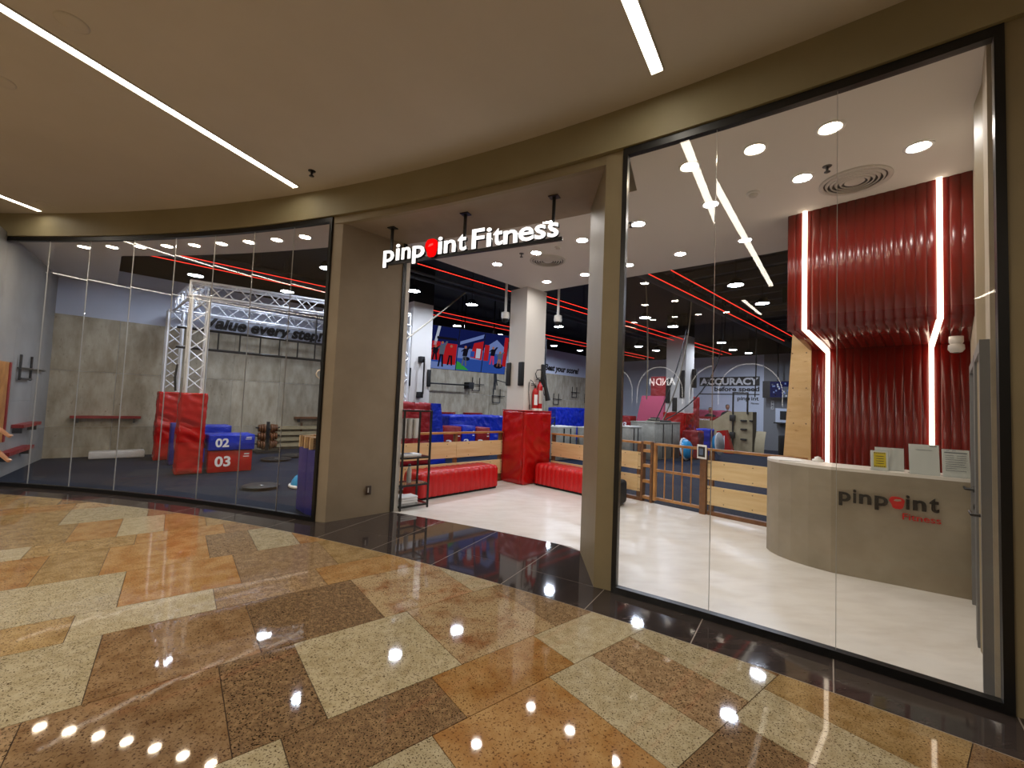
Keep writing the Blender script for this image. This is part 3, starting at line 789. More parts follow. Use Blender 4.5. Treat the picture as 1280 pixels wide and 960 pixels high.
for x, y in ((.205, 0), (1.36, 0), (2.51, 0)):
    q = MB().box(x - .014, x + .014, .03, .06, -.03, .465).build('hanger_post', MATS['black_metal'], sg)
    MB().box(x - .055, x + .055, .0, .09, .458, .468).build('ceiling_plate', MATS['black_metal'], q)

# ---------------------------------------------------------------- columns
def scol(name, u0, u1, v0, v1, z1):
    return struct(sbuild(MB().box(u0, u1, v0, v1, 0, z1), name, MATS['white_paint']))
scol('wall_column_lobby', .06, .66, .13, .62, ZL)
scol('wall_column_left', -.3, .32, 4.0, 4.6, 4.25)
struct(sbuild(MB().box(-.3, .32, 4.0, 4.6, 4.25, 5.2), 'wall_column_left_top', MATS['deck_black']))
scol('wall_column_far', 9.1, 9.8, .75, 1.5, 4.4)
struct(sbuild(MB().box(9.1, 9.8, .75, 1.5, 4.4, 5.2), 'wall_column_far_top', MATS['deck_black']))

def pad_wrap(t, u0, u1, v0, v1, z0, z1, th, m, seam='vinyl_seam'):
    """four padded panels around a post, local coordinates"""
    for nm, a in (('front_pad', (u0 - th, u1 + th, v0 - th, v0)), ('side_pad', (u0 - th, u0, v0, v1)), ('side_pad', (u1, u1 + th, v0, v1)), ('back_pad', (u0 - th, u1 + th, v1, v1 + th))):
        MB().wrinkle(a[0], a[1], a[2], a[3], z0, z1, .03, .035, u0 * 3.1 + a[0] * 5 + v0).build(nm, MATS[m], t)
t = sthing('column_padding', 'tall red vinyl padding wrapped around the white lobby column', 'padding', 0, 0, 0)
pad_wrap(t, .06, .76, .06, .62, 0, 1.475, .058, 'vinyl_red')
MB().rbox(.0, .82, .0, .68, 1.475, 1.495, .008, 2).build('top_pad', MATS['vinyl_red'], t)
# black speakers/pads on the lobby column
for i, (u0, u1, v0, v1, lab) in enumerate(((.005, .06, .13, .26, 'black upright pad on the near edge of the lobby column'),
                                           (.02, .06, .52, .64, 'black upright pad on the left edge of the lobby column'),
                                           (.56, .68, .09, .13, 'black upright pad on the right edge of the lobby column'))):
    t = sthing('corner_pad', lab, 'pad', (u0 + u1) / 2, (v0 + v1) / 2, 2.0, 0, 'black pads on the lobby column')
    MB().rbox(-(u1 - u0) / 2, (u1 - u0) / 2, -(v1 - v0) / 2, (v1 - v0) / 2, 0, .48, .008, 2).build('pad_body', MATS['black_matt'], t)
    MB().box(-(u1 - u0) / 2 + .01, (u1 - u0) / 2 - .01, -(v1 - v0) / 2 + .01, (v1 - v0) / 2 - .01, -.004, .484).build('pad_core', MATS['black_metal'], t)

# fire extinguishers standing on the padding
def extinguisher(u, v, h, r, lab, horn):
    t = sthing('fire_extinguisher', lab, 'fire extinguisher', u, v, 1.496, rad(-20))
    MB().lathe([(0, 0), (r, 0), (r, .02), (r, h * .8), (r * .8, h * .9), (r * .35, h * .96), (r * .35, h)], 20).build('cylinder', MATS['extinguisher_red'], t)
    MB().lathe([(r * 1.01, .0), (r * 1.01, .045)], 20).build('base_ring', MATS['paper'], t)
    b = MB(); n = 7
    for k in range(n):
        a0 = rad(-130 + k * 12); a1 = rad(-118 + k * 12)
        b.add([(r * 1.012 * cos(a), r * 1.012 * sin(a), z) for a in (a0, a1) for z in (h * .25, h * .7)], [(0, 2, 3, 1)])
    b.build('label_print', MATS['print_white'] if not horn else MATS['diffuser_white'], t)
    MB().box(-.018, .018, -.018, .018, h, h + .05).build('valve', MATS['black_metal'], t)
    MB().box(-.09, .02, -.012, .012, h + .045, h + .06).box(-.09, .02, -.012, .012, h + .075, h + .088).build('lever', MATS['black_metal'], t)
    if horn:
        pts = [(0, 0, h + .04)] + [(-.06 + .075 * cos(a) - .02, -.02, h + .14 + .085 * sin(a)) for a in [rad(-60 + 30 * k - 180) * -1 for k in range(10)]] + [(.05, -.06, h + .02)]
        ring = [(-.01 + .03 * 0, 0, h + .04), (-.09, -.01, h + .09), (-.12, -.02, h + .17), (-.09, -.03, h + .245), (-.02, -.04, h + .26), (.04, -.05, h + .2), (.06, -.06, h + .1), (.075, -.07, h + .02)]
        MB().tube(ring, .011, 8).build('hose', MATS['rubber_black'], t)
        MB().tube([(.07, -.07, h + .05), (.10, -.075, h - .1), (.16, -.085, h - .38)], [.025, .035, .055], 12).build('discharge_horn', MATS['rubber_black'], t)
    else:
        MB().tube([(-.01, 0, h + .03), (-.07, -.01, h + .13), (-.12, -.01, h + .16), (-.15, -.01, h + .1), (-.15, -.01, h - .1), (-.12, -.01, h - .35)], .008, 8).build('hose', MATS['rubber_black'], t)
        MB().tube([(-.12, -.01, h - .35), (-.115, -.01, h - .45)], .014, 8).build('nozzle', MATS['rubber_black'], t)
extinguisher(.335, .065, .47, .06, 'shorter red fire extinguisher on the padded column, left of the one with a horn', False)
extinguisher(.47, .062, .60, .062, 'taller red fire extinguisher with black discharge horn on the padded column', True)

# ---------------------------------------------------------------- timber fence and gate
def fence(name, lab, axis, s0, s1, c, posts, rail_ext=0):
    """low fence along u (axis 0) or v (axis 1); c is the fixed coordinate"""
    t = sthing(name, lab, 'fence', 0, 0)
    def bx(a0, a1, d0, d1, z0, z1): return MB().box(a0, a1, c + d0, c + d1, z0, z1) if axis == 0 else MB().box(c + d0, c + d1, a0, a1, z0, z1)
    bx(s0, s1, -.045, .045, 1.0, 1.035).build('top_rail', MATS['timber'], t)
    bx(s0, s1, -.035, .045, 0.0, .06).build('bottom_rail', MATS['timber_dark'], t)
    for z0, z1 in ((.16, .45), (.55, .85)):
        cuts = [s0] + [p for p in posts if s0 < p < s1] + [s1]
        for q0, q1 in zip(cuts, cuts[1:]):
            pl = bx(q0 + .003, q1 - .003, -.036, -.02, z0, z1).build('plank', MATS['plywood_flat'], t)
            n = max(2, int((q1 - q0) / .4))
            for k in range(n):
                for zz in (z0 + .04, z1 - .04):
                    a = q0 + (k + .5) * (q1 - q0) / n
                    P_ = ((a, c - .0365, zz), (a, c - .0395, zz)) if axis == 0 else ((c - .0365, a, zz), (c - .0395, a, zz))
                    MB().tube(P_, .008, 6).build('screw', MATS['steel_dark'], pl)
    for p in posts: bx(p - .03, p + .03, -.02, .045, .06, 1.0).build('post', MATS['timber_dark'], t)
    return t
fence('timber_fence', 'low timber fence with plywood planks left of the red padded column', 0, -3.85, -.01, .66, [-3.8, -2.5, -1.2, -.04])
fence('timber_fence', 'low timber fence with plywood planks between red column and gate', 1, -2.10, -.01, .86, [-2.05, -1.0, -.04])
fence('timber_fence', 'low timber fence with plywood planks between gate and counter', 1, -4.56, -3.25, .86, [-4.5, -3.30])
# ladder post
t = sthing('ladder_post', 'double timber post with short rungs left of the gate', 'post', .86, -2.22)
for v in (-.105, .075): MB().box(-.05, .06, v, v + .04, 0, 1.045).build('upright', MATS['timber_dark'], t)
for z in (.05, .33, .6, .86, 1.0): MB().box(-.04, .05, -.065, .075, z, z + .05).build('rung', MATS['timber'], t)
t = sthing('gate_post', 'thick dark timber post right of the gate', 'post', .84, -3.195)
MB().box(-.06, .03, -.045, .045, 0, 1.0).build('upright', MATS['timber_dark'], t)
MB().box(-.065, .035, -.05, .05, 1.0, 1.04).build('cap', MATS['timber'], t)
# gate
t = sthing('gate', 'low timber gate with thin vertical bars in the fence', 'gate', .84, 0)
MB().box(-.03, .03, -2.39, -2.345, .05, 1.03).build('stile', MATS['timber'], t)
for z0 in (.07, .55, 1.0): MB().box(-.028, .028, -3.14, -2.39, z0, z0 + .04).build('cross_rail', MATS['timber'], t)
for k in range(4):
    v = -2.39 - .15 * (k + 1)
    MB().tube([(0, v, .11), (0, v, 1.0)], .0115, 8).build('bar', MATS['timber'], t)
t = sthing('tablet', 'small black tablet in a white holder hung on the gate post', 'tablet', .735, -3.2, .87, rad(-20))
MB().rbox(-.012, .0, -.09, .09, 0, .22, .005, 2).build('holder', MATS['ceramic_white'], t)
MB().box(-.015, -.012, -.065, .065, .03, .19).build('screen', MATS['print_black'], t)
MB().box(-.0165, -.015, -.03, .045, .06, .16).build('display', MATS['scr_grey'], t)

# ---------------------------------------------------------------- red benches, ottoman
def bench(u, v, L, D, H, rot, lab):
    t = sthing('upholstered_bench', lab, 'bench', u, v, 0, rot, 'red benches of the lobby')
    MB().box(.03, L - .03, .03, D - .03, 0, .045).build('plinth', MATS['black_matt'], t)
    n = 15; w_ = L / n
    V = []; Fc = []; prof = []
    # channel-stitched cover: rounded top edges, each channel bulges a little
    R_ = .07
    ring = [(0.0, .045), (0.0, H - R_)] + [(R_ - R_ * cos(rad(q)), H - R_ + R_ * sin(rad(q))) for q in (22, 45, 67, 90)] + [(D - R_ + R_ * sin(rad(q)), H - R_ + R_ * cos(rad(q))) for q in (0, 22, 45, 67, 90)] + [(D, .045)]
    ns = n * 6
    for i in range(ns + 1):
        x = L * i / ns; f = abs(sin(pi * (i / 6.0)))
        e = .022 * (f ** .5)
        ed = min(i, ns - i) / 6.0; sh = .05 * max(0, 1 - ed) ** 2
        for (y, z) in ring:
            cy, cz = D / 2, H / 2
            dy = (y - cy) / D; dz = max(0, (z - cz)) / H
            V.append((x, y + dy * (2 * e - sh * 1.4), z + (dz * 2 * e) - sh * dz * 1.4))
    m = len(ring)
    for i in range(ns):
        for k in range(m - 1): Fc.append((i * m + k, i * m + k + 1, (i + 1) * m + k + 1, (i + 1) * m + k))
    Fc += [tuple(range(m))[::-1], tuple(range(ns * m, ns * m + m))]
    c = MB().add(V, Fc, True).build('channelled_cover', MATS['bench_red'], t); fix_normals(c)
    return t
bench(-2.40, -.03, 1.84, .46, .425, rad(4), 'long red channel-stitched bench in front of the left timber fence')
bench(.70, -1.72, 1.66, .44, .425, rad(90), 'red channel-stitched bench partly hidden behind the right entrance pier')
t = sthing('ottoman', 'round-cornered black ottoman beside the right entrance pier', 'ottoman', .13, -1.97, 0, .2)
MB().rbox(-.2, .2, -.2, .2, .02, .42, .07, 4).build('cushion_body', MATS['black_matt'], t)
MB().box(-.15, .15, -.15, .15, 0, .03).build('plinth', MATS['black_metal'], t)

# ---------------------------------------------------------------- metal shelf at the left jamb
t = sthing('metal_shelf', 'narrow black metal shelf unit with glass shelves at the left jamb', 'shelf', -2.95, -.42, 0)
HS = 1.46
for x in (0, .46):
    for y in (0, .32): MB().box(x, x + .025, y, y + .025, 0, HS).build('post', MATS['black_metal'], t)
for z in (.04, .34, .74, 1.435):
    b = MB().box(.025, .46, 0, .025, z, z + .025).box(.025, .46, .32, .345, z, z + .025).box(0, .025, .025, .32, z, z + .025).box(.46, .485, .025, .32, z, z + .025)
    fq = b.build('shelf_frame', MATS['black_metal'], t)
    MB().box(.012, .473, .012, .333, z + .025, z + .031).build('shelf_glass', MATS['glass_side'], fq)
for i, (z, lab) in enumerate(((.072, 'folded white towels on the bottom of the metal shelf'), )):
    q = sthing('towel_stack', lab, 'towels', -2.75, -.24, z)
    for k in range(3): MB().rbox(-.15, .15, -.1, .1, k * .035, k * .035 + .034, .012, 2).build('towel', MATS['print_white'], q)
q = sthing('water_bottle', 'pale steel bottle on the second shelf of the metal unit', 'bottle', -2.72, -.25, .372)
MB().lathe([(0, 0), (.035, 0), (.035, .18), (.02, .22), (.02, .24)], 16).build('bottle_body', MATS['diffuser_white'], q); MB().lathe([(.022, .24), (.022, .27), (0, .27)], 14).build('cap', MATS['steel_dark'], q)
q = sthing('display_stack', 'grey white pack of cups on the upper shelf of the metal unit', 'pack', -2.73, -.25, 1.03)
for k in range(6): MB().lathe([(.028, 0), (.034, .3), (.03, .3)], 12, Matrix.Translation((-.12 + k * .048, .04 * (k % 2), 0))).build('cup_sleeve', MATS['diffuser_white'], q)
b = MB().box(.012, .473, .012, .333, 1.0 - .0, 1.006)
o = b.build('shelf_glass', MATS['glass_side'], t)
q = sthing('tray', 'small white tray on the third shelf of the metal unit', 'tray', -2.73, -.25, .772)
MB().rbox(-.15, .15, -.1, .1, 0, .03, .008, 2).build('tray_body', MATS['print_white'], q); MB().box(-.1, .02, -.06, .05, .03, .036).build('card', MATS['paper_grey'], q)
# socket on the left reveal
qv = Vector((-1.91, 5.86, .35)); rzv = math.atan2(6.13 - 5.49, -1.66 + 2.31)
t = thing('socket', 'small brown socket plate low on the left entrance reveal', 'socket', qv, rzv)
MB().rbox(-.04, .04, -.012, .0, -.06, .06, .003, 1).build('plate', MATS['socket_brown'], t)
MB().box(-.012, .002, -.016, -.012, -.03, .035).build('rocker', MATS['diffuser_white'], t)

# ---------------------------------------------------------------- gym lamps and red light lines
GZ = 4.2
gl_body = MB().lathe([(0, .12), (.09, .12), (.15, .02), (.155, -.012), (.145, -.012), (.14, .0)], 24).mesh('housing', MATS['steel_dark'])
gl_lens = MB().lathe([(.0005, -.004), (.14, -.004)], 24); gl_lens.f = [q[::-1] for q in gl_lens.f]
gl_lens = gl_lens.mesh('lens', MATS['lamp_gym'])
gl_rod = MB().tube([(0, 0, .12), (0, 0, 1.0)], .008, 6).mesh('rod', MATS['black_metal'])
PEND = [(-4.78, 5.8, 'over the truss tower at the left'), (-2.95, 5.6, 'over the right part of the truss'), (-3.01, 2.8, 'at the left window edge beside the pier'),
        (-.96, 2.9, 'in the top left of the entrance view'), (.75, 2.85, 'above the hanging screens'), (2.4, 5.7, 'right at the top edge of the hanging screens'),
        (4.4, 2.9, 'right of the white column under the white camera'), (7.65, 5.85, 'over the left end of the Beat your score wall'), (9.42, 5.8, 'over the right end of the Beat your score wall'),
        (2.93, -2.93, 'nearest the red wall behind the right window'), (4.8, -2.9, 'second from the red wall behind the right window'),
        (4.72, .02, 'left beside the far column, high'), (6.34, -.03, 'just right of the far column, high'), (10.12, -.1, 'above the ACCURACY lettering, left'),
        (12.2, .2, 'above the ACCURACY lettering, middle'), (13.5, .0, 'above the ACCURACY lettering, right'), (9.56, 2.95, 'left of the far column, low'), (11.0, 2.9, 'close left of the far column, lowest'),
        (4.4, 5.8, 'hidden behind the lobby column near the back wall')]
for k, (u, v, wh) in enumerate(PEND):
    t = sthing('pendant_light', 'round cool white pendant light ' + wh, 'pendant light', u, v, GZ, 0, 'gym pendant lights')
    link('housing', gl_body, t); link('lens', gl_lens, t); link('rod', gl_rod, t)
def red_line(u0, u1, v, lab, z=4.24):
    t = sthing('red_light_line', lab, 'light line', u0, v, z, 0, 'red light lines under the black ceiling')
    MB().box(0, u1 - u0, -.005, .005, .011, .02).build('diffuser', MATS['led_red'], t)
    MB().box(0, u1 - u0, -.02, .02, .02, .05).build('channel', MATS['black_metal'], t)
    for k in range(int((u1 - u0) / 2) + 1): MB().tube([(.2 + 2 * k, 0, .05), (.2 + 2 * k, 0, .95)], .004, 5).build('hanger', MATS['black_metal'], t)
red_line(-6.0, 14.0, 4.55, 'red light line along the gym depth, nearer one of the back pair')
red_line(-6.0, 14.0, 5.08, 'red light line along the gym depth, farther one of the back pair')
red_line(.75, 14.0, .86, 'red light line over the padded column, nearer one of the middle pair')
red_line(-2.7, 14.0, 1.24, 'red light line over the padded column, farther one of the middle pair')
red_line(1.1, 11.2, -1.85, 'red light line behind the right window, upper left of the pair')
red_line(1.1, 10.8, -2.28, 'red light line behind the right window, nearer the red wall')
# ducts and pipes under the deck
for i, (v, z, r, lab) in enumerate(((2.0, 4.35, .03, 'thin dark pipe under the black ceiling in the entrance view'), (-1.1, 4.75, .16, 'round dark air duct under the black ceiling behind the right window'), (6.6, 4.8, .14, 'round dark air duct near the back wall'), (3.4, 4.7, .05, 'dark cable tube under the middle of the black ceiling'))):
    t = sthing('ceiling_duct', lab, 'duct', 0, 0)
    u0 = -2.6 if v < 5 and v > 0 else (1.3 if v < 0 else -5.8)
    MB().tube([(u0, v, z), (15.8, v, z)], r, 14).build('duct_run', MATS['deck_dark'], t)
    for k in range(6): MB().tube([(u0 + .6 + 2.4 * k, v, z + r * .6), (u0 + .6 + 2.4 * k, v, 5.19)], .008, 6).build('hanger', MATS['deck_dark'], t)

# hanging white cameras by the lobby column
for u, v, lab in ((.93, .02, 'white dome camera on a pole right of the lobby column'), (.03, .74, 'white dome camera on a pole left of the lobby column')):
    t = sthing('pole_camera', lab, 'camera', u, v, 3.38)
    MB().tube([(0, 0, .2), (0, 0, 1.8)], .028, 12).build('pole', MATS['ceramic_white'], t)
    MB().lathe([(.03, .22), (.085, .2), (.09, .1), (.075, .06)], 18).build('housing', MATS['ceramic_white'], t)
    MB().lathe([(.075, .06), (.06, .0), (0, -.03)], 18).build('dome', MATS['black_metal'], t)

# ---------------------------------------------------------------- writing on the walls
def wall_text(wall, body, m, u, z, width, height=None, plane='v', at=7.93, bold=.02, shear=0.0, name='wall_lettering', ex=.004):
    me = fit_text(body, width, height, extrude=ex, bold=bold, shear=shear); me.materials.append(MATS[m])
    o = link(name, me, wall)
    if plane == 'v': o.location = (u, at - .006, z); o.rotation_euler = (pi / 2, 0, 0)
    else: o.location = (at - .006, u, z); o.rotation_euler = (pi / 2, 0, -pi / 2)
    return o
wall_text(wb, 'Value every step!', 'print_black', -4.25, 3.22, 3.05, .46, bold=.045, shear=.25)
wall_text(wb, 'Beat your score!', 'print_black', 9.45, 3.27, 2.75, .42, bold=.04, shear=.25)
wf = bpy.data.objects['wall_far']
MB().box(15.985, 16.0, .26, 3.04, 2.95, 3.40).build('text_panel', MATS['print_black'], wf)
wall_text(wf, 'ACCURACY', 'print_white', 3.0, 3.0, 2.7, .35, plane='u', at=15.985, bold=.04)
wall_text(wf, 'before speed', 'print_black', 2.3, 2.62, 2.03, .30, plane='u', at=16.0, bold=.03)
MB().box(15.99, 16.0, .26, 3.04, 2.52, 2.57).build('text_rule', MATS['print_black'], wf)
wall_text(wf, 'pinp int', 'print_black', 1.22, 2.20, .93, .24, plane='u', at=16.0, bold=.02)
o = kettle(.13, .14, .004).build('kettlebell_mark', MATS['print_black'], wf, (15.993, .80, 2.255)); o.rotation_euler = (pi / 2, 0, -pi / 2)
wall_text(wf, 'Fitness', 'print_black', .62, 2.08, .34, .08, plane='u', at=16.0, bold=.02)

# wall fittings
def h_holder(u, z, plane, at, s, lab):
    t = sthing('hanging_rack', lab, 'wall rack', 0, 0, 0, 0, 'black H-shaped wall racks')
    def seg(p, q): return MB().tube([p, q], .018 * s, 6)
    f = (lambda a, d, zz: (a, at - d, zz)) if plane == 'v' else (lambda a, d, zz: (at + d, a, zz))
    for x in (0, .38 * s): seg(f(u + x, .05, z - .28 * s), f(u + x, .05, z + .28 * s)).build('upright', MATS['black_metal'], t)
    seg(f(u - .02, .06, z), f(u + .62 * s, .06, z)).build('cross_bar', MATS['black_metal'], t)
    seg(f(u, .06, z - .26 * s), f(u + .38 * s, .06, z - .26 * s)).build('lower_bar', MATS['dark_grey_metal'], t)
    for x in (0, .38 * s): seg(f(u + x, .0, z), f(u + x, .06, z)).build('bracket', MATS['black_metal'], t)
t = sthing('hanging_rack', 'black H-shaped rack on the left gym wall', 'wall rack', -7.42, 4.3, 0, LWR, 'black H-shaped wall racks')
for v in (1.42, 2.06): MB().tube([(.05, v, 1.68), (.05, v, 2.14)], .02, 6).build('upright', MATS['black_metal'], t)
MB().tube([(.06, 1.36, 1.9), (.06, 2.92, 1.9)], .02, 6).build('cross_bar', MATS['black_metal'], t)
MB().tube([(.06, 1.42, 1.71), (.06, 2.06, 1.71)], .022, 6).build('lower_bar', MATS['dark_grey_metal'], t)
for v in (1.42, 2.06): MB().tube([(.012, v, 1.9), (.06, v, 1.9)], .014, 6).build('bracket', MATS['black_metal'], t)
h_holder(4.9, 2.39, 'v', 7.9, 1.0, 'black H-shaped wall rack, left of the pair under the hanging screens')
h_holder(6.06, 1.95, 'v', 7.9, 1.1, 'black H-shaped wall rack, lower right of the pair under the screens')
h_holder(10.12, 1.97, 'v', 7.9, 1.0, 'black H-shaped wall rack beside the fire extinguishers')
h_holder(11.6, 2.38, 'v', 7.9, 1.0, 'black H-shaped wall rack under the Beat your score lettering')
h_holder(12.7, 2.1, 'v', 7.9, .9, 'black H-shaped wall rack next to the right entrance pier')
def ledge(name, a0, a1, z, plane, at, lab, m='vinyl_maroon', d=.16, h=.06):
    t = sthing(name, lab, 'wall ledge', 0, 0)
    if plane == 'v':
        MB().box(a0, a1, at - d, at, z - h, z).build('pad_strip', MATS[m], t)
        for a in (a0 + .1, a1 - .14): MB().box(a, a + .04, at - d * .8, at, z - h - .1, z - h).build('bracket', MATS['steel_dark'], t)
    else:
        MB().box(at, at + d, a0, a1, z - h, z).build('pad_strip', MATS[m], t)
        for a in (a0 + .1, a1 - .14): MB().box(at, at + d * .8, a, a + .04, z - h - .1, z - h).build('bracket', MATS['steel_dark'], t)
ledge('padded_ledge', -6.6, -5.4, .95, 'v', 7.9, 'dark red ledge on the boarded back wall above the white box')
for y0, y1, z, lab in ((1.38, 2.5, .88, 'dark red ledge on the left gym wall, upper one'), (.75, 2.15, .45, 'dark red ledge on the left gym wall, lower one')):
    t = sthing('padded_ledge', lab, 'wall ledge', -7.42, 4.3, 0, LWR)
    MB().box(.014, .17, y0, y1, z - .06, z).build('pad_strip', MATS['vinyl_maroon'], t)
    for y in (y0 + .1, y1 - .14): MB().box(.012, .13, y, y + .04, z - .16, z - .06).build('bracket', MATS['steel_dark'], t)
ledge('padded_ledge', 3.27, 4.02, 1.2, 'v', 7.9, 'dark red ledge on the back wall, left of the two under the screens')
ledge('padded_ledge', 4.52, 5.42, 1.2, 'v', 7.9, 'dark red ledge on the back wall, right of the two under the screens')
ledge('padded_ledge', -1.9, -.9, .97, 'v', 7.9, 'brown timber ledge on the back wall beside the left window edge', 'timber_dark')
# horizontal timber slats on the back wall behind the weight tree
t = sthing('slat_bench', 'row of pale horizontal slats low on the back wall behind the weight tree', 'slats', 0, 0)
for k in range(4): MB().box(-2.75, -.6, 7.80, 7.88, .08 + .17 * k, .18 + .17 * k).build('slat', MATS['khaki'], t)
for u in (-2.6, -1.7, -.8): MB().box(u, u + .05, 7.86, 7.9, 0, .78).build('batten', MATS['timber_dark'], t)
# door-like timber board at the far left edge
t = sthing('leaning_board', 'tall brown board with a red edge against the left wall at the picture edge', 'board', -7.42, 4.3, 0, LWR)
MB().box(.013, .045, .3, .92, .62, 1.97).build('sheet', MATS['timber'], t); MB().box(.045, .06, .86, .94, .62, 1.97).build('red_edge', MATS['vinyl_maroon'], t)

# ---------------------------------------------------------------- aluminium truss rig with pull-up bars
rig = sthing('truss_rig', 'silver aluminium box truss frame behind the left window', 'truss', 0, 0)
def truss(p0, p1, w_, name, flip=0):
    p0, p1 = Vector(p0), Vector(p1); d = (p1 - p0); L = d.length; d.normalize()
    up = Vector((0, 0, 1)) if abs(d.z) < .9 else Vector((1, 0, 0))
    e1 = d.cross(up).normalized(); e2 = e1.cross(d).normalized()
    h = w_ / 2
    cs = [(-h, -h), (h, -h), (h, h), (-h, h)]
    b = MB()
    for a, c in cs: b.tube([p0 + e1 * a + e2 * c, p1 + e1 * a + e2 * c], .027, 8)
    o = b.build(name, MATS['aluminium'], rig)
    br = MB(); n = max(2, round(L / (w_ * .95))); st = L / n
    for f in range(4):
        (a0, c0), (a1, c1) = cs[f], cs[(f + 1) % 4]
        for k in range(n):
            q0 = p0 + d * (k * st); q1 = p0 + d * ((k + 1) * st)
            A0 = q0 + e1 * a0 + e2 * c0; A1 = q0 + e1 * a1 + e2 * c1; B0 = q1 + e1 * a0 + e2 * c0; B1 = q1 + e1 * a1 + e2 * c1
            if (k + f) % 2: br.tube([A0, B1], .013, 6)
            else: br.tube([A1, B0], .013, 6)
        for q in (p0, p1): br.tube([q + e1 * a0 + e2 * c0, q + e1 * a1 + e2 * c1], .016, 6)
    br.build('lattice', MATS['aluminium'], o)
LEGS = {'lf': (-4.82, 4.5), 'lb': (-4.98, 6.8), 'rf': (-.78, 3.66), 'rb': (-1.0, 6.8)}
TZ = 3.63
for k, (u, v) in LEGS.items(): truss((u, v, .02), (u, v, TZ - .15), .28, 'tower')
truss((-4.98, 4.53, TZ), (-.64, 3.63, TZ), .28, 'beam')
truss((-5.0, 6.8, TZ), (-.85, 6.8, TZ), .28, 'beam')
truss((-4.82, 4.67, TZ), (-4.88, 6.63, TZ), .28, 'beam')
truss((-.8, 3.85, TZ), (-.98, 6.63, TZ), .28, 'beam')
# pull-up ladder between the towers
lad = sthing('pull_up_ladder', 'black horizontal pull-up ladder bars hung inside the truss', 'pull-up bars', 0, 0)
for z in (2.55, 2.98): MB().tube([(-5.05, 5.6, z), (-.6, 5.6, z)], .03, 8).build('long_bar', MATS['black_metal'], lad)
for k in range(9):
    u = -4.3 + .42 * k
    MB().tube([(u, 5.6, 2.55), (u, 5.6, 2.98)], .018, 6).build('rung', MATS['black_metal'], lad)
for u in (-2.2, -1.75, -1.2): MB().tube([(u, 5.6, 2.98), (u, 5.6, 3.8)], .022, 6).build('hanger', MATS['black_metal'], lad)
t = sthing('gym_ring', 'pale gymnastics ring hanging under the pull-up bars', 'gym ring', -2.05, 5.5, 2.06)
MB().tube([(.11 * cos(2 * pi * k / 20), 0, .13 + .11 * sin(2 * pi * k / 20)) for k in range(20)], .016, 8, True).build('ring', MATS['timber_pale'], t)
MB().tube([(0, 0, .24), (0, .06, .46)], .01, 6).build('strap', MATS['rope_black'], t)
# black punch bag / strap bundle on the left tower
t = sthing('resistance_bands', 'bundle of dark straps hanging on the left truss tower', 'straps', -5.09, 4.62, 1.62)
for k in range(5): MB().tube([(0, .03 * k - .06, .5), (-.02, .04 * k - .08, .25), (.0, .03 * k - .06, -.02)], .014, 6).build('strap', MATS['rope_black'], t)

def tower_pad(u, v, w_, h, lab):
    t = sthing('tower_padding', lab, 'padding', u, v)
    q = w_ / 2
    pad_wrap(t, -q, q, -q, q, 0, h, .05, 'vinyl_red')
tower_pad(-4.82, 4.5, .33, 1.58, 'tall red vinyl padding around the front left truss tower')
tower_pad(-4.98, 6.8, .33, 1.58, 'red vinyl padding around the rear left truss tower, behind the front one')

# numbered foam boxes
def plyo(u, v, w_, d, h, z, rot, m, num, lab, fs=.26):
    t = sthing('plyo_box', lab, 'plyo box', u, v, z, rot)
    MB().rbox(0, w_, 0, d, 0, h, .02, 2).build('foam_body', MATS[m], t)
    for e in (.008, w_ - .014): MB().box(e, e + .006, -.003, d + .003, .01, h - .01).build('edge_seam', MATS[m], t)
    if num:
        me = fit_text(num, fs, fs * .78, extrude=.002, bold=.03); me.materials.append(MATS['print_white'])
        o = link('number_print', me, t, (w_ * .14, -.003, h * .5 - fs * .39)); o.rotation_euler = (pi / 2, 0, 0)
        MB().box(w_ * .80, w_ * .92, -.004, 0, h * .78, h * .84).build('small_print', MATS['print_white'], t)
        MB().box(w_ * .78, w_ * .92, -.004, 0, h * .68, h * .71).build('small_print', MATS['print_white'], t)
plyo(-4.53, 4.27, .76, .5, .44, 0, 0, 'vinyl_red', '03', 'red foam plyo box numbered 03 under the blue one, left window', .27)
plyo(-4.55, 4.22, .80, .62, .31, .445, 0, 'vinyl_blue', '02', 'blue foam plyo box numbered 02 on top of the red one, left window', .23)
plyo(-4.58, 5.9, .72, .6, .83, 0, 0, 'vinyl_blue', None, 'blue foam box standing behind the numbered boxes, left window')
plyo(-5.0, 5.75, .2, .3, .9, 0, 0, 'vinyl_navy', None, 'narrow dark blue pad between the two red tower paddings')
plyo(-6.25, 7.38, .95, .34, .16, 0, 0, 'ceramic_white', None, 'low white box on the floor by the boarded back wall')

# balance discs, domes
def dome(u, v, r, lab, z=0.0, tilt=None, m='bosu_blue'):
    t = sthing('balance_dome', lab, 'balance dome', u, v, z)
    if tilt: t.rotation_euler = (tilt, 0, UA)
    MB().lathe([(0, 0), (r, 0), (r * 1.04, .02), (r * 1.02, .045), (r * .92, .05)], 28).build('base_platform', MATS['ceramic_white'], t)
    MB().lathe([(r * .92, .05), (r * .86, .11), (r * .7, .18), (r * .45, .225), (r * .2, .24), (0.001, .245)], 28).build('dome_bladder', MATS[m], t)
dome(-3.38, 2.06, .30, 'blue half-ball balance dome behind the left window near the pier')
def disc(u, v, r, lab):
    t = sthing('balance_disc', lab, 'balance disc', u, v)
    MB().lathe([(0, .045), (r, .05), (r + .012, .04), (r, .03), (.09, .025), (.08, 0), (0, 0)], 32).build('platform', MATS['rubber_black'], t)
    MB().lathe([(0, .056), (.03, .054), (.035, .047)], 14).build('hub_cap', MATS['chrome'], t)
disc(-4.06, 2.3, .28, 'black balance disc on the gym floor, nearest the left window')
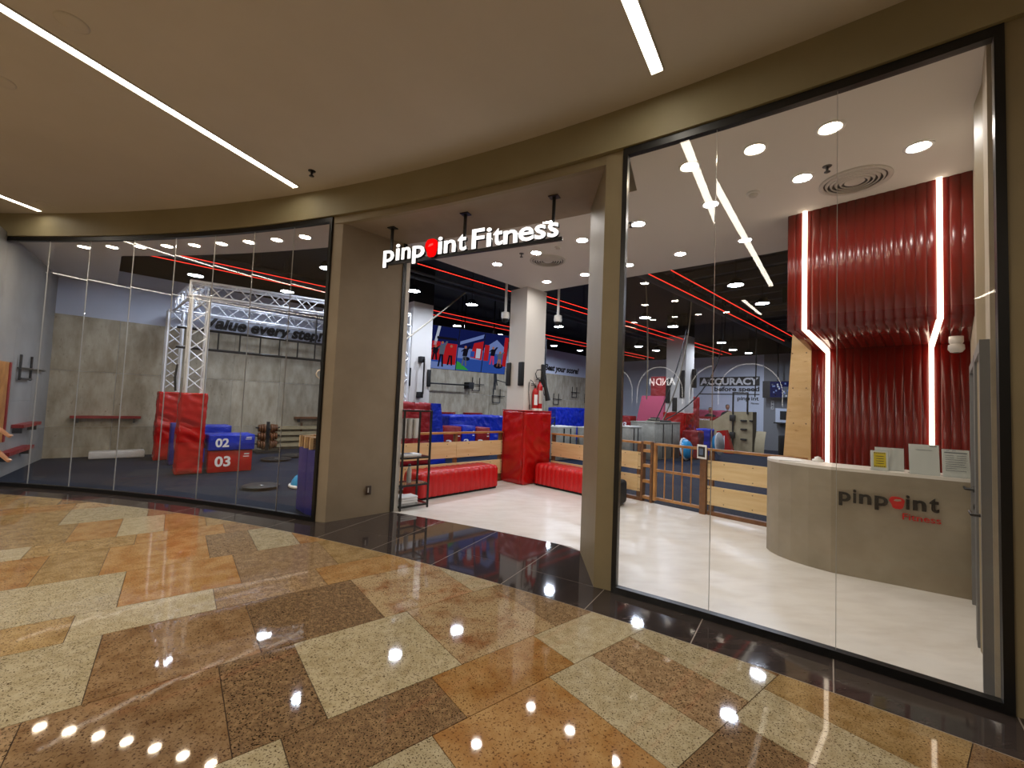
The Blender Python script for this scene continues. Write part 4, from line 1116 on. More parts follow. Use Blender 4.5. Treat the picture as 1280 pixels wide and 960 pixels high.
disc(-2.95, 5.6, .33, 'black balance disc on the gym floor farther back, left of two')
disc(-2.35, 6.1, .33, 'black balance disc on the gym floor farther back, right of two')
# weight tree
t = sthing('weight_tree', 'brown weight tree stacked with plates by the back wall', 'weight tree', -2.75, 7.25)
MB().box(-.3, .3, -.25, .25, 0, .06).build('base', MATS['steel_dark'], t); MB().box(-.035, .035, -.035, .035, .06, .85).build('mast', MATS['steel_dark'], t)
for z in (.2, .42, .64):
    for s in (-1, 1):
        pg = MB().tube([(s * .03, 0, z), (s * .3, 0, z + .05)], .02, 8).build('peg', MATS['steel_dark'], t)
        for k in range(3):
            T = Matrix.Translation((s * (.09 + .06 * k), 0, z + .015 + .01 * k)) @ Matrix.Rotation(pi / 2 * s, 4, 'Y')
            MB().lathe([(.02, -.02), (.13 - .015 * k, -.02), (.13 - .015 * k, .02), (.02, .02)], 16, T).build('plate', MATS['timber_dark'], pg)
# blue padded end of the fence at the left window
t = sthing('blue_side_pad', 'upright dark blue pad at the right edge of the left window', 'pad', -4.0, -.02)
MB().rbox(-.05, .05, -.05, .56, 0, .89, .02, 2).build('pad_body', MATS['vinyl_navy'], t)
MB().box(-.055, .055, .2, .21, .02, .87).build('seam', MATS['vinyl_navy'], t)
t = sthing('timber_block', 'short timber ladder end resting above the blue pad at the pier', 'timber', -4.0, .15, .892)
for k in range(3): MB().box(-.09, .09, -.16 + .2 * k, -.12 + .2 * k, 0, .16).build('rung', MATS['timber_pale'], t)
MB().box(-.05, .05, -.16, .28, .0, .15).build('core', MATS['timber_dark'], t)

# ---------------------------------------------------------------- gym equipment seen through the entrance
# hanging three-panel screen
SU, SV = 2.35, 4.95
tv = sthing('video_wall', 'three portrait screens side by side hanging from the black ceiling', 'screen', SU, SV, 2.62, rad(-10))
TT = Matrix.Rotation(rad(9), 4, 'X')
def scr(t, T, x0, x1, z0, z1, d, m, nm='picture_area'): MB().box(x0, x1, -.052 - d, -.0495 - d, z0, z1, T).build(nm, MATS[m], t)
PWD, PHT = .93, 1.33
for k in range(3):
    x0 = -1.4 + k * (PWD + .004)
    pn = MB().box(x0, x0 + PWD, -.05, .03, 0, PHT, TT).build('screen_panel', MATS['black_metal'], tv)
    e = .012
    def R(a, b, c, d_, dep, m): scr(pn, TT, x0 + e + a * (PWD - 2 * e), x0 + e + b * (PWD - 2 * e), e + c * (PHT - 2 * e), e + d_ * (PHT - 2 * e), dep, m)
    def POLY(pts, dep, m):
        b = MB().prism([(x0 + e + a * (PWD - 2 * e), e + c * (PHT - 2 * e)) for a, c in pts], 0, .002, TT @ Matrix.Translation((0, -.05 - dep, 0)) @ Matrix.Rotation(pi / 2, 4, 'X'))
        b.build('picture_area', MATS[m], pn)
    def FIG(x, y, h, m, m2):
        POLY([(x - .10, y), (x - .04, y), (x, y + h * .45), (x + .05, y), (x + .11, y), (x + .07, y + h * .5), (x - .06, y + h * .5)], .006, m2)
        POLY([(x - .09, y + h * .48), (x + .09, y + h * .48), (x + .12, y + h * .8), (x + .2, y + h * .98), (x + .14, y + h), (x + .05, y + h * .85), (x - .05, y + h * .85), (x - .16, y + h * .7), (x - .13, y + h * .66), (x - .08, y + h * .74)], .007, m)
        POLY([(x + .05 * cos(q) - .0, y + h * .92 + .035 * sin(q)) for q in [k2 * pi / 4 for k2 in range(8)]], .008, 'scr_skin')
    R(0, 1, 0, 1, .001, 'scr_blue')
    if k == 0:
        R(0, 1, .62, 1, .002, 'scr_navy'); R(0, 1, 0, .16, .002, 'scr_sky'); R(.04, .36, .2, .64, .003, 'scr_red'); R(.5, .98, .12, .62, .003, 'scr_red')
        R(.2, .95, .7, .76, .004, 'scr_dark'); POLY([(.1, .55), (.2, .55), (.3, 1), (.2, 1)], .003, 'scr_white')
        FIG(.42, .05, .62, 'scr_grey', 'scr_dark'); FIG(.76, .1, .5, 'scr_red', 'scr_dark'); FIG(.18, .2, .35, 'scr_dark', 'scr_dark')
    if k == 1:
        R(0, 1, .55, 1, .002, 'scr_navy'); R(0, 1, .3, .55, .002, 'scr_sky'); POLY([(.5, .35), (.98, .3), (.98, .78), (.6, .7)], .003, 'scr_red'); POLY([(.05, .62), (.95, .85), (.98, .95), (.05, .7)], .003, 'scr_sky')
        POLY([(0, .02), (.5, .02), (.1, .2), (0, .22)], .004, 'scr_green'); R(.72, .9, .34, .58, .004, 'scr_white'); R(.5, .66, .36, .5, .004, 'scr_blue')
        FIG(.28, .12, .5, 'scr_dark', 'scr_grey'); POLY([(.36 + .14 * cos(q), .3 + .05 * sin(q)) for q in [k2 * pi / 5 for k2 in range(10)]], .006, 'scr_dark')
    if k == 2:
        R(0, 1, .6, 1, .002, 'scr_navy'); POLY([(0, .62), (.5, .86), (1, .62), (1, .5), (0, .5)], .003, 'scr_sky'); R(.02, .22, .3, .7, .004, 'scr_red'); R(.84, 1, .2, .95, .004, 'scr_red')
        FIG(.38, .22, .46, 'scr_dark', 'scr_pink'); FIG(.7, .18, .4, 'scr_grey', 'scr_skin'); POLY([(.68 + .2 * cos(q), .2 + .07 * sin(q)) for q in [k2 * pi / 5 for k2 in range(10)]], .006, 'scr_dark')
for x in (-.25, -.12, 1.0):
    MB().tube([(x, .1, PHT - .05), (x, .1, 2.5)], .022, 8).build('hanging_pole', MATS['black_metal'], tv)
MB().box(-1.3, 1.3, .06, .12, PHT - .3, PHT - .2).build('back_rail', MATS['black_metal'], tv)

# fittings on the left column
for i, (u0, z0, z1, lab) in enumerate(((-.40, 1.98, 2.46, 'black pad on the left side of the left column'), (.22, 2.0, 2.46, 'black pad on the right side of the left column'))):
    t = sthing('corner_pad', lab, 'pad', u0, 3.95, z0, 0, 'black pads on the left column')
    MB().rbox(0, .10, 0, .06, 0, z1 - z0, .01, 2).build('pad_body', MATS['black_matt'], t); MB().box(.01, .09, .01, .05, -.003, z1 - z0 + .003).build('pad_core', MATS['black_metal'], t)
t = sthing('grab_bar', 'black vertical bar with square mounts on the left column', 'bar', -.02, 3.86, 1.68)
for z in (0, .95): MB().rbox(-.07, .07, 0, .14, z, z + .16, .012, 2).build('mount', MATS['black_matt'], t)
MB().tube([(.035, -.02, .1), (.035, -.02, 1.05)], .022, 8).build('bar_tube', MATS['black_metal'], t)
t = sthing('mounted_bar', 'black horizontal bar with a square mount on the back wall', 'bar', 2.6, 7.6, 2.18)
MB().tube([(0, 0, .1), (2.0, 0, .13)], .03, 8).build('bar_tube', MATS['black_metal'], t); MB().rbox(1.9, 2.16, -.03, .3, 0, .26, .015, 2).build('mount', MATS['black_matt'], t)
t = sthing('suspension_trainer', 'black suspension straps hanging on the back wall right of the screens', 'straps', 5.85, 7.6, 1.75)
for k in range(3): MB().tube([(.05 * k, 0, 1.35), (.02 + .05 * k, -.02, .9), (.1 * k, 0, .25 + .2 * k)], .025, 6).build('strap', MATS['rope_black'], t)
MB().tube([(0, -.02, .9), (1.2, -.02, .72)], .02, 6).build('bar_tube', MATS['black_metal'], t)

# soft play pads and foam blocks in the left aisle
def block(name, lab, cat, u, v, z, w_, d, h, m, rot=0, r=.03, seam=True, group=None):
    t = sthing(name, lab, cat, u, v, z, rot, group)
    (MB().wrinkle(0, w_, 0, d, 0, h, .028, .05, u) if m.startswith('vinyl') else MB().rbox(0, w_, 0, d, 0, h, r, 2)).build('foam_body', MATS[m], t)
    if seam: MB().box(w_ * .5 - .004, w_ * .5 + .004, -.003, d + .003, .02, h + .003).build('seam', MATS[m], t)
    return t
block('crash_pad', 'dark red padded wall panel at the left column, behind the fence', 'pad', -1.03, 3.28, 0, .96, .14, 1.56, 'vinyl_maroon')
block('crash_pad', 'dark red pad at the left edge of the entrance view above the wide panel', 'pad', -1.2, 3.47, 0, .24, .14, 1.68, 'vinyl_maroon')
t = sthing('wedge_pad', 'slanted bright blue pad leaning beside the dark red wall panel', 'pad', -.03, 3.30)
V = [(0, 0, 0), (.5, 0, 0), (.27, 0, 1.55), (0, 0, 1.55), (0, .14, 0), (.5, .14, 0), (.27, .14, 1.55), (0, .14, 1.55)]
fix_normals(MB().add(V, [(0, 1, 2, 3), (4, 7, 6, 5), (0, 4, 5, 1), (1, 5, 6, 2), (2, 6, 7, 3), (3, 7, 4, 0)]).build('foam_body', MATS['vinyl_blue'], t))
MB().box(.0, .30, -.004, .0, .9, .905).build('seam', MATS['vinyl_navy'], t)
block('foam_block', 'long bright blue foam block behind the numbered boxes in the entrance view', 'foam block', 2.05, 5.4, 0, 2.4, .8, 1.17, 'vinyl_blue', 0, .07)
def nbox(u, v, w_, h, m, num, lab):
    plyo(u, v, w_, .6, h, 0, 0, m, num, lab, .2)
nbox(.85, 3.98, .62, .90, 'vinyl_maroon', '3', 'dark red foam box left of the blue one, behind the left fence')
nbox(1.5, 3.98, .5, .92, 'vinyl_blue', '2', 'blue foam box between two dark red ones, behind the left fence')
nbox(2.03, 3.98, .55, .86, 'vinyl_maroon', '3', 'dark red foam box right of the blue one, behind the left fence')
block('mat_stack', 'large royal blue crash mat standing by the back wall right of the column', 'crash mat', 9.2, 6.9, 0, 3.0, .5, 1.55, 'vinyl_blue', 0, .04)

# concrete look blocks
def cblock(u, v, w_, d, h, lab, top='counter_top'):
    t = sthing('concrete_block', lab, 'block', u, v)
    MB().rbox(0, w_, 0, d, 0, h - .03, .008, 1).build('block_body', MATS['concrete_block'], t)
    MB().box(-.01, w_ + .01, -.01, d + .01, h - .03, h).build('top_slab', MATS['concrete_block' if top is None else top], t)
    for x in (w_ * .33, w_ * .68): MB().box(x - .03, x + .03, -.006, 0, .05, h - .06).build('corner_strip', MATS['steel_dark'], t)
cblock(3.7, 2.2, .9, .7, 1.0, 'pale concrete block with a slanted white top right of the column')
cblock(4.62, 1.28, .6, .9, 1.0, 'pale concrete block with white top against the entrance pier')
cblock(5.5, .85, .7, .5, 1.08, 'small concrete block at the left frame of the right window')
cblock(6.64, .65, 1.85, .85, 1.22, 'big concrete block with ropes on top behind the gate', None)
t = sthing('rope_pile', 'coiled battle rope and black mat lying on the big concrete block', 'rope', 7.2, 1.0, 1.222)
for k in range(4): MB().tube([(.3 * cos(q) * (1 - .12 * k) + .05 * k, .18 * sin(q) * (1 - .12 * k), .02 + .035 * k) for q in [2 * pi * j / 18 for j in range(18)]], .02, 6, True).build('rope_coil', MATS['rope_black' if k % 2 else 'rope'], t)
MB().rbox(.32, .95, -.2, .2, 0, .05, .015, 2).build('folded_mat', MATS['black_matt'], t)
# climbing ropes hanging from the deck
def hang_rope(pts, r, m, lab):
    t = sthing('hanging_rope', lab, 'rope', 0, 0)
    MB().tube(pts, r, 7).build('rope_strand', MATS[m], t)
    MB().tube([pts[0], (pts[0][0], pts[0][1], pts[0][2] + .05)], r * 1.8, 8).build('ceiling_hook', MATS['steel_dark'], t)
def curve(p0, p1, p2, n=14):
    return [tuple((1 - k / n) ** 2 * a + 2 * (k / n) * (1 - k / n) * b + (k / n) ** 2 * c for a, b, c in zip(p0, p1, p2)) for k in range(n + 1)]
hang_rope(curve((4.0, -.35, 5.1), (4.3, -.35, 3.5), (4.6, -.15, 1.9)), .018, 'rope', 'thin pale rope crossing the view just right of the window frame')
hang_rope(curve((5.4, -1.0, 5.1), (6.3, -.6, 3.0), (6.9, .5, 1.3)), .02, 'rope', 'pale slack rope running down to the big concrete block')
hang_rope(curve((6.8, -.35, 5.1), (6.9, -.2, 3.2), (7.0, .8, 1.26)), .018, 'rope_black', 'dark rope hanging in front of the far column')
hang_rope(curve((7.3, -1.2, 5.1), (8.4, -1.0, 2.4), (7.9, .9, 1.3)), .02, 'rope_black', 'dark slack rope sagging below the ACCURACY lettering')
hang_rope(curve((8.8, -1.6, 5.1), (9.4, -1.5, 3.8), (9.9, -1.3, 2.2)), .02, 'rope_black', 'dark rope end hanging over the word speed')
t = sthing('hanging_straps', 'dark green suspension strap hanging at the right entrance pier', 'straps', 5.5, 2.3, 1.9)
MB().tube([(0, 0, 2.2), (0, 0, 1.1), (-.1, 0, .5), (-.18, 0, .1)], .03, 6).build('strap', MATS['deck_green'], t); MB().tube([(-.18 + .1 * cos(q), 0, .0 + .1 * sin(q)) for q in [2 * pi * j / 12 for j in range(12)]], .014, 6, True).build('grip_loop', MATS['rope_black'], t)
t = sthing('hanging_straps', 'black straps hanging right of the fire extinguishers', 'straps', 4.6, 3.6, 1.7)
MB().tube([(0, 0, 2.2), (0, 0, .9)], .025, 6).build('strap', MATS['rope_black'], t)
for k in range(3): MB().tube([(.02 * k, 0, .95), (-.12 + .12 * k, 0, .55), (.02 + .05 * k, 0, .25)], .018, 6).build('grip_loop', MATS['rope_black'], t)
t = sthing('rowing_arm', 'dark folding frame on the white topped block near the column', 'frame', 4.0, 2.5, 1.001)
MB().tube([(-.5, 0, .25), (-.1, 0, .25), (-.1, 0, .0)], .02, 6).build('tube_frame', MATS['black_metal'], t); MB().tube([(-.5, 0, .25), (-.28, 0, .02), (-.1, 0, .1)], .02, 6).build('tube_frame', MATS['black_metal'], t)

# far column pads, red play shapes, boxes
t = sthing('column_padding', 'red vinyl padding around the far white column', 'padding', 9.45, 1.12)
pad_wrap(t, -.36, .36, -.38, .38, 0, 1.55, .06, 'vinyl_red')
for i, (u, v, z, h, lab) in enumerate(((9.04, 1.32, 1.9, .9, 'tall black pad on the left edge of the far column'), (9.03, .78, 2.1, 1.0, 'black pad on the near edge of the far column'), (9.62, .585, 2.5, .7, 'black pad on the right face of the far column'), (9.03, 1.05, 1.6, .5, 'low black pad on the left face of the far column'))):
    t = sthing('corner_pad', lab, 'pad', u, v, z, 0, 'black pads on the far column')
    MB().rbox(0, .06, 0, .16, 0, h, .01, 2).build('pad_body', MATS['black_matt'], t); MB().box(.008, .052, .01, .15, -.003, h + .003).build('pad_core', MATS['black_metal'], t)
def poly_block(name, lab, cat, u, v, pts, d, m):
    """outline in the v-z plane, thick along u"""
    t = sthing(name, lab, cat, u, v); n = len(pts)
    V = [(0, y, z) for y, z in pts] + [(d, y, z) for y, z in pts]
    fix_normals(MB().add(V, [tuple(range(n)), tuple(range(2 * n - 1, n - 1, -1))] + [(i, n + i, n + (i + 1) % n, (i + 1) % n) for i in range(n)]).build('foam_body', MATS[m], t))
    ys = [p[0] for p in pts]; zs = [p[1] for p in pts]
    MB().box(-.004, 0, min(ys) + .1, max(ys) - .1, min(zs) + .1, min(zs) + .11).build('seam', MATS[m], t)
    return t
poly_block('play_tower', 'tall dark red soft tower left of the far column', 'soft tower', 12.6, 2.7, [(0, 0), (1.25, 0), (1.25, 3.2), (0, 3.2)], .5, 'vinyl_maroon')
poly_block('play_ramp', 'slanted pink red soft ramp in front of the dark red tower', 'soft ramp', 11.6, 2.8, [(0, 0), (1.55, 0), (1.05, 2.25), (0, 2.25)], .6, 'vinyl_pink')
t = sthing('plyo_box', 'dark red foam box numbered 03 at the left frame of the right window', 'plyo box', 11.5, 5.0)
MB().rbox(0, .6, -.62, 0, .55, 1.3, .03, 2).build('foam_body', MATS['vinyl_maroon'], t); MB().rbox(0, .6, -.62, 0, 0, .55, .03, 2).build('lower_body', MATS['vinyl_navy'], t)
me = fit_text('03', .36, .26, extrude=.002, bold=.03); me.materials.append(MATS['print_white']); o = link('number_print', me, t, (-.003, -.1, .75)); o.rotation_euler = (pi / 2, 0, -pi / 2)
block('foam_block', 'dark red foam box right of the big concrete block', 'foam block', 8.5, .02, 0, .5, .55, .95, 'vinyl_maroon')
block('foam_block', 'blue foam box showing right behind the dark red one', 'foam block', 10.2, .3, 0, .5, .5, .98, 'vinyl_blue')
block('foam_block', 'red boxing pad standing right of the far column', 'foam block', 12.2, 1.6, 0, .3, .5, 2.25, 'vinyl_maroon')
block('foam_ledge', 'long pink red foam wall under the ACCURACY lettering', 'foam wall', 15.2, 1.35, 0, .4, 3.6, 1.72, 'vinyl_pink')
t = sthing('desk', 'dark red reception desk where two men sit, far back', 'desk', 13.55, 1.25)
MB().box(0, .5, 0, 1.15, 1.16, 1.42).build('desk_front', MATS['vinyl_maroon'], t); MB().box(0, .5, .05, 1.1, 0, 1.16).build('desk_base', MATS['khaki'], t)
wall_t = fit_text('PINPOINT', .5, .07, extrude=.002, bold=.02); wall_t.materials.append(MATS['print_white']); o = link('desk_lettering', wall_t, t, (-.003, .8, 1.25)); o.rotation_euler = (pi / 2, 0, -pi / 2)
block('grey_partition', 'khaki half-height partition left of the wooden climbing machine', 'partition', 13.0, 1.1, 0, .15, .98, 1.26, 'khaki', 0, .01)
# wooden step machine
t = sthing('climb_station', 'khaki wooden station with a slanted side and black foot holds', 'station', 12.5, -.48)
pts = [(0, 0), (1.62, 0), (1.62, 1.2), (.92, 1.68), (0, 1.70)]; n = 5
V = [(0, y, z) for y, z in pts] + [(.5, y, z) for y, z in pts]
fix_normals(MB().add(V, [tuple(range(n)), tuple(range(2 * n - 1, n - 1, -1))] + [(i, n + i, n + (i + 1) % n, (i + 1) % n) for i in range(n)]).build('station_body', MATS['khaki'], t))
for z in (.55, .95, 1.3): MB().rbox(-.1, 0, .2, .42, z, z + .07, .01, 1).build('foot_hold', MATS['black_matt'], t)
MB().rbox(-.1, 0, -.02, .1, 1.3, 1.37, .01, 1).build('foot_hold', MATS['black_matt'], t)
for v in (.18, .72): MB().tube([(-.04, v, .3 if v > .5 else 1.6), (-.04, v, 2.48)], .035, 8).build('black_upright', MATS['black_metal'], t)
MB().tube([(-.04, .16, 2.46), (-.04, .74, 2.46)], .035, 8).build('black_top_bar', MATS['black_metal'], t)
for z in (.6, 1.3): MB().rbox(-.16, .0, .62, .82, z, z + .25, .02, 1).build('clamp', MATS['black_matt'], t)
t = sthing('curved_board', 'curved pale board right of the khaki station', 'board', 12.3, -.95)
MB().add([(.25 * (q / 8) ** 2, y, z) for y in (0, .34) for q, z in [(k, .1 + .85 * k / 8) for k in range(9)]], [(k, k + 1, k + 10, k + 9) for k in range(8)]).build('board_sheet', MATS['khaki'], t)
MB().box(.02, .3, 0, .34, 0, .1).build('board_foot', MATS['rubber_black'], t)
t = sthing('incline_bench', 'red padded incline bench leaning against the khaki station', 'bench', 11.9, .05)
V = [(0, .0, .02), (0, .32, .02), (0, .62, .86), (0, .28, .93)]; V = V + [(.3, y, z) for _, y, z in V]
fix_normals(MB().add(V, [(0, 1, 2, 3), (7, 6, 5, 4), (0, 4, 5, 1), (1, 5, 6, 2), (2, 6, 7, 3), (3, 7, 4, 0)]).build('pad_body', MATS['vinyl_red'], t))
MB().box(-.004, 0, .3, .34, .2, .7, Matrix.Rotation(0, 4, 'X')).build('white_print', MATS['print_white'], t)
dome(7.9, .22, .36, 'blue balance dome standing on its edge behind the gate, left one', 0.36, rad(80))
dome(9.2, -.45, .38, 'blue balance dome leaning behind the gate top, right one', .55, rad(-95))
block('weight_bench', 'black low bench far right by the dark grey wall', 'bench', 13.6, -2.4, 0, .6, 1.3, .8, 'black_matt')
t = sthing('water_station', 'white wall cabinet with a dark monitor on the grey far wall', 'cabinet', 15.6, -1.3, 1.3)
MB().box(0, .35, 0, .8, 0, .62).build('cabinet_body', MATS['white_wall'], t); MB().box(-.02, 0, .2, .62, .12, .5).build('monitor', MATS['print_black'], t); MB().box(-.1, .38, -.05, .85, -.06, 0).build('shelf_board', MATS['black_matt'], t)
t = sthing('switch_plate', 'white triple switch plate on the grey far wall', 'switch', 15.96, -.35, 1.85)
MB().rbox(-.02, .01, 0, .12, 0, .42, .01, 1).build('plate', MATS['ceramic_white'], t)
for k in range(3): MB().box(-.026, -.02, .03, .09, .05 + .12 * k, .12 + .12 * k).build('rocker', MATS['paper_grey'], t)
t = sthing('hung_screen', 'screen showing a dark picture hanging in front of the grey far wall', 'screen', 15.5, -1.1, 2.38)
MB().box(0, .06, 0, 1.1, 0, .76).build('bezel', MATS['black_metal'], t)
MB().box(-.003, 0, .03, .8, .03, .73).build('picture_area', MATS['scr_navy'], t); MB().box(-.004, 0, .03, .3, .03, .5).build('picture_area', MATS['scr_grey'], t)
rp = random.Random(5)
for k in range(16):
    y, z = rp.uniform(.06, .7), rp.uniform(.06, .62); MB().box(-.006, -.004, y, y + .06, z, z + .07).build('picture_area', MATS[rp.choice(['scr_white', 'scr_sky', 'scr_grey', 'scr_dark'])], t)
MB().tube([(.03, .5, .76), (.03, .5, 2.7)], .025, 8).build('hanging_pole', MATS['black_metal'], t)
t = sthing('tube_light', 'short cyan white vertical tube light beside the plywood panel', 'tube light', 3.2, -3.6 - .35, 2.75)
MB().tube([(0, 0, 0), (0, 0, .32)], .02, 8).build('tube', emit('lamp_cyan', (190, 255, 250), 3.0), t); MB().tube([(0, 0, -.06), (0, 0, 0)], .035, 8).build('socket', MATS['ceramic_white'], t)

# green painted beam area
struct(sbuild(MB().box(6.5, 13.5, -3.4, -2.9, 4.55, 4.95), 'ceiling_beam', MATS['deck_green']))
hang_rope([(-.95, 3.35, 3.0), (-.2, 3.35, 3.65), (.9, 3.35, 4.63)], .02, 'rope', 'pale pole slanting from the truss to the black ceiling in the entrance view')

# ---------------------------------------------------------------- people
def skin_mesh(name, P_, E_, m, sub=2):
    """P_: list of (x,y,z,radius); one continuous skinned surface"""
    me = bpy.data.meshes.new(name); me.from_pydata([q[:3] for q in P_], E_, [])
    o = bpy.data.objects.new(name, me); COL.objects.link(o)
    sk = o.modifiers.new('s', 'SKIN'); sk.use_smooth_shade = True
    sv = me.skin_vertices[0].data if me.skin_vertices else None
    if sv is None:
        bm = bmesh.new(); bm.from_mesh(me); bm.verts.layers.skin.verify(); bm.to_mesh(me); bm.free(); sv = me.skin_vertices[0].data
    for q, v in zip(P_, sv): v.radius = (q[3], q[3] if len(q) < 5 else q[4])
    sv[0].use_root = True
    ss = o.modifiers.new('d', 'SUBSURF'); ss.levels = sub; ss.render_levels = sub
    dg = bpy.context.evaluated_depsgraph_get(); dg.update()
    out = bpy.data.meshes.new_from_object(o.evaluated_get(dg)); bpy.data.objects.remove(o)
    out.materials.clear(); out.materials.append(m)
    for f in out.polygons: f.use_smooth = True
    return out
def dress(me, rules):
    """rules: list of (material, test on face centre); later rules win"""
    for k, (m, test) in enumerate(rules):
        me.materials.append(MATS[m]); j = len(me.materials) - 1
        for f in me.polygons:
            if test(f.center): f.material_index = j
    return me
def head(t, x, y, z, face=0.0, s=1.0, skin='skin_tan'):
    """shaped head with nose, ears, eyes and hair; looks along local -Y turned by face"""
    T = Matrix.Translation((x, y, z)) @ Matrix.Rotation(face, 4, 'Z') @ Matrix.Scale(s, 4)
    prof = [(.001, -.115), (.045, -.11), (.062, -.085), (.07, -.04), (.076, .0), (.078, .045), (.068, .085), (.04, .11), (.001, .118)]
    b = MB(); b.lathe(prof, 16, T @ Matrix.Diagonal((1, 1.22, 1, 1)))
    b.add([(-.012, -.085, -.03), (.012, -.085, -.03), (0, -.115, -.028), (0, -.09, .02)], [(0, 1, 2), (0, 2, 3), (1, 3, 2)], True, T)
    for s_ in (-1, 1): b.rbox(s_ * .078 - .006, s_ * .078 + .006, -.015, .02, -.03, .03, .005, 2, T)
    h = b.build('head', MATS[skin], t)
    MB().lathe([(.08, .02), (.084, .05), (.074, .092), (.044, .12), (.001, .13)], 16, T @ Matrix.Translation((0, .014, 0)) @ Matrix.Diagonal((1, 1.22, 1, 1))).build('hair', MATS['hair'], h)
    e = MB()
    for s_ in (-1, 1): e.rbox(s_ * .03 - .012, s_ * .03 + .012, -.092, -.082, .0, .014, .003, 1, T)
    e.build('eyes', MATS['hair'], h)
    MB().rbox(-.022, .022, -.088, -.078, -.068, -.058, .003, 1, T).build('mouth', MATS['vinyl_pink'], h)
def seated(u, v, z, rot, shirt, lab, scale=1.0, lean=0.0):
    t = sthing('person', lab, 'person', u, v, z, rot)
    S = scale
    P_ = [(0, 0, .5, .15), (0, .02, .68, .15), (0, .0 + lean * .3, .88, .165), (0, lean * .6, 1.02, .12), (0, lean * .8, 1.10, .055), (0, lean, 1.17, .05),
          (.2, lean * .55, 1.0, .06), (.27, -.04 + lean, .78, .048), (.16, -.26 + lean, .74, .036), (.12, -.33 + lean, .76, .03),
          (-.2, lean * .55, 1.0, .06), (-.27, -.04 + lean, .78, .048), (-.16, -.26 + lean, .74, .036), (-.12, -.33 + lean, .76, .03),
          (.1, -.2, .48, .09), (.12, -.42, .46, .07), (.12, -.42, .08, .05), (.12, -.5, .04, .04), (-.1, -.2, .48, .09), (-.12, -.42, .46, .07), (-.12, -.42, .08, .05), (-.12, -.5, .04, .04)]
    P_ = [(a * S, b * S, c * S, r * S) for a, b, c, r in P_]
    E_ = [(0, 1), (1, 2), (2, 3), (3, 4), (4, 5), (3, 6), (6, 7), (7, 8), (8, 9), (3, 10), (10, 11), (11, 12), (12, 13), (0, 14), (14, 15), (15, 16), (16, 17), (0, 18), (18, 19), (19, 20), (20, 21)]
    link('body', dress(skin_mesh('body', P_, E_, MATS[shirt], 1), [('trouser_blue', lambda c: c.z < .56 * S and c.y < .2), ('skin_tan', lambda c: c.z > 1.10 * S or (c.y < (-.24 + lean) * S and c.z > .66 * S)), ('rubber_black', lambda c: c.z < .1 * S)]), t)
    head(t, 0, (lean - .01) * S, 1.29 * S, 0, S)
    return t
seated(14.75, 1.25, .60, rad(-60), 'shirt_black', 'man in a black top sitting behind the dark red desk, right one', 1.0, -.06)
seated(14.85, 2.05, .45, rad(-80), 'shirt_black', 'man with dark hair sitting low behind the dark red desk, left one')
for u, v in ((14.75, 1.25), (14.85, 2.05)):
    st = sthing('stool', 'dark stool under the %s man behind the desk' % ('right' if v < 1.5 else 'left'), 'stool', u, v)
    hh = .95 if v < 1.5 else .80
    MB().lathe([(0, hh), (.17, hh), (.18, hh - .03), (.17, hh - .06), (0, hh - .06)], 16).build('seat', MATS['black_matt'], st); MB().tube([(0, 0, .03), (0, 0, hh - .05)], .03, 8).build('stem', MATS['steel_dark'], st); MB().lathe([(0, .03), (.2, .02), (.21, 0), (0, 0)], 16).build('base', MATS['steel_dark'], st)
seated(.66, 5.05, .40, rad(-20), 'shirt_pink', 'child in a pink shirt sitting on a foam step behind the left fence', .66)
block('foam_block', 'low dark red foam step under the child behind the left fence', 'foam block', .42, 4.95, 0, .5, .4, .62, 'vinyl_maroon')

# person at the left edge of the picture: only the fingertips reach into the frame
pr = thing('person', 'person at the left picture edge reaching in with bent fingers', 'person', (-2.28, 1.30, 0), rad(-90 + 8))
# local frame: -Y... the figure faces +Y here (towards the right of the picture)
P_ = [(0, 0, .95, .15), (0, 0, 1.12, .14), (0, .01, 1.32, .16), (0, .0, 1.47, .11), (0, .0, 1.55, .055), (0, .01, 1.62, .05),
      (-.2, 0, 1.44, .062), (-.2, .10, 1.20, .05), (-.015, .32, 1.38, .036),
      (.2, 0, 1.44, .062), (.26, -.03, 1.17, .05), (.25, .08, .95, .04), (.25, .1, .88, .03),
      (.1, 0, .86, .10), (.1, .02, .50, .075), (.1, -.02, .10, .05), (.1, .1, .05, .045), (-.1, 0, .86, .10), (-.1, .02, .50, .075), (-.1, -.02, .10, .05), (-.1, .1, .05, .045)]
E_ = [(0, 1), (1, 2), (2, 3), (3, 4), (4, 5), (3, 6), (6, 7), (7, 8), (3, 9), (9, 10), (10, 11), (11, 12), (0, 13), (13, 14), (14, 15), (15, 16), (0, 17), (17, 18), (18, 19), (19, 20)]
link('body', dress(skin_mesh('body', P_, E_, MATS['shirt_sand'], 2), [('trouser_blue', lambda c: c.z < .98 and abs(c.x) < .19), ('skin', lambda c: c.z > 1.525 or (abs(c.x) > .19 and c.z < 1.0) or c.y > .24), ('rubber_black', lambda c: c.z < .1)]), pr)
head(pr, 0, .01, 1.74, pi, 1.0, 'skin')
MB().lathe([(.15, 1.06), (.168, 1.0), (.17, .93), (.16, .93)], 24).build('shirt_hem', MATS['shirt_sand'], pr)
PRM = (Matrix.Translation((-2.28, 1.30, 0)) @ Matrix.Rotation(rad(-82), 4, 'Z')).inverted()
HP = [(-1.95, 1.355, 1.385, .027, .021)]; HE = []
def grow(parent, pts, r):
    k = parent
    for q, rr in zip(pts, r):
        HP.append((*q, rr) if not isinstance(rr, tuple) else (*q, *rr)); HE.append((k, len(HP) - 1)); k = len(HP) - 1
    return k
palm = grow(0, [(-1.905, 1.372, 1.398), (-1.86, 1.392, 1.415)], [(.03, .018), (.036, .015)])
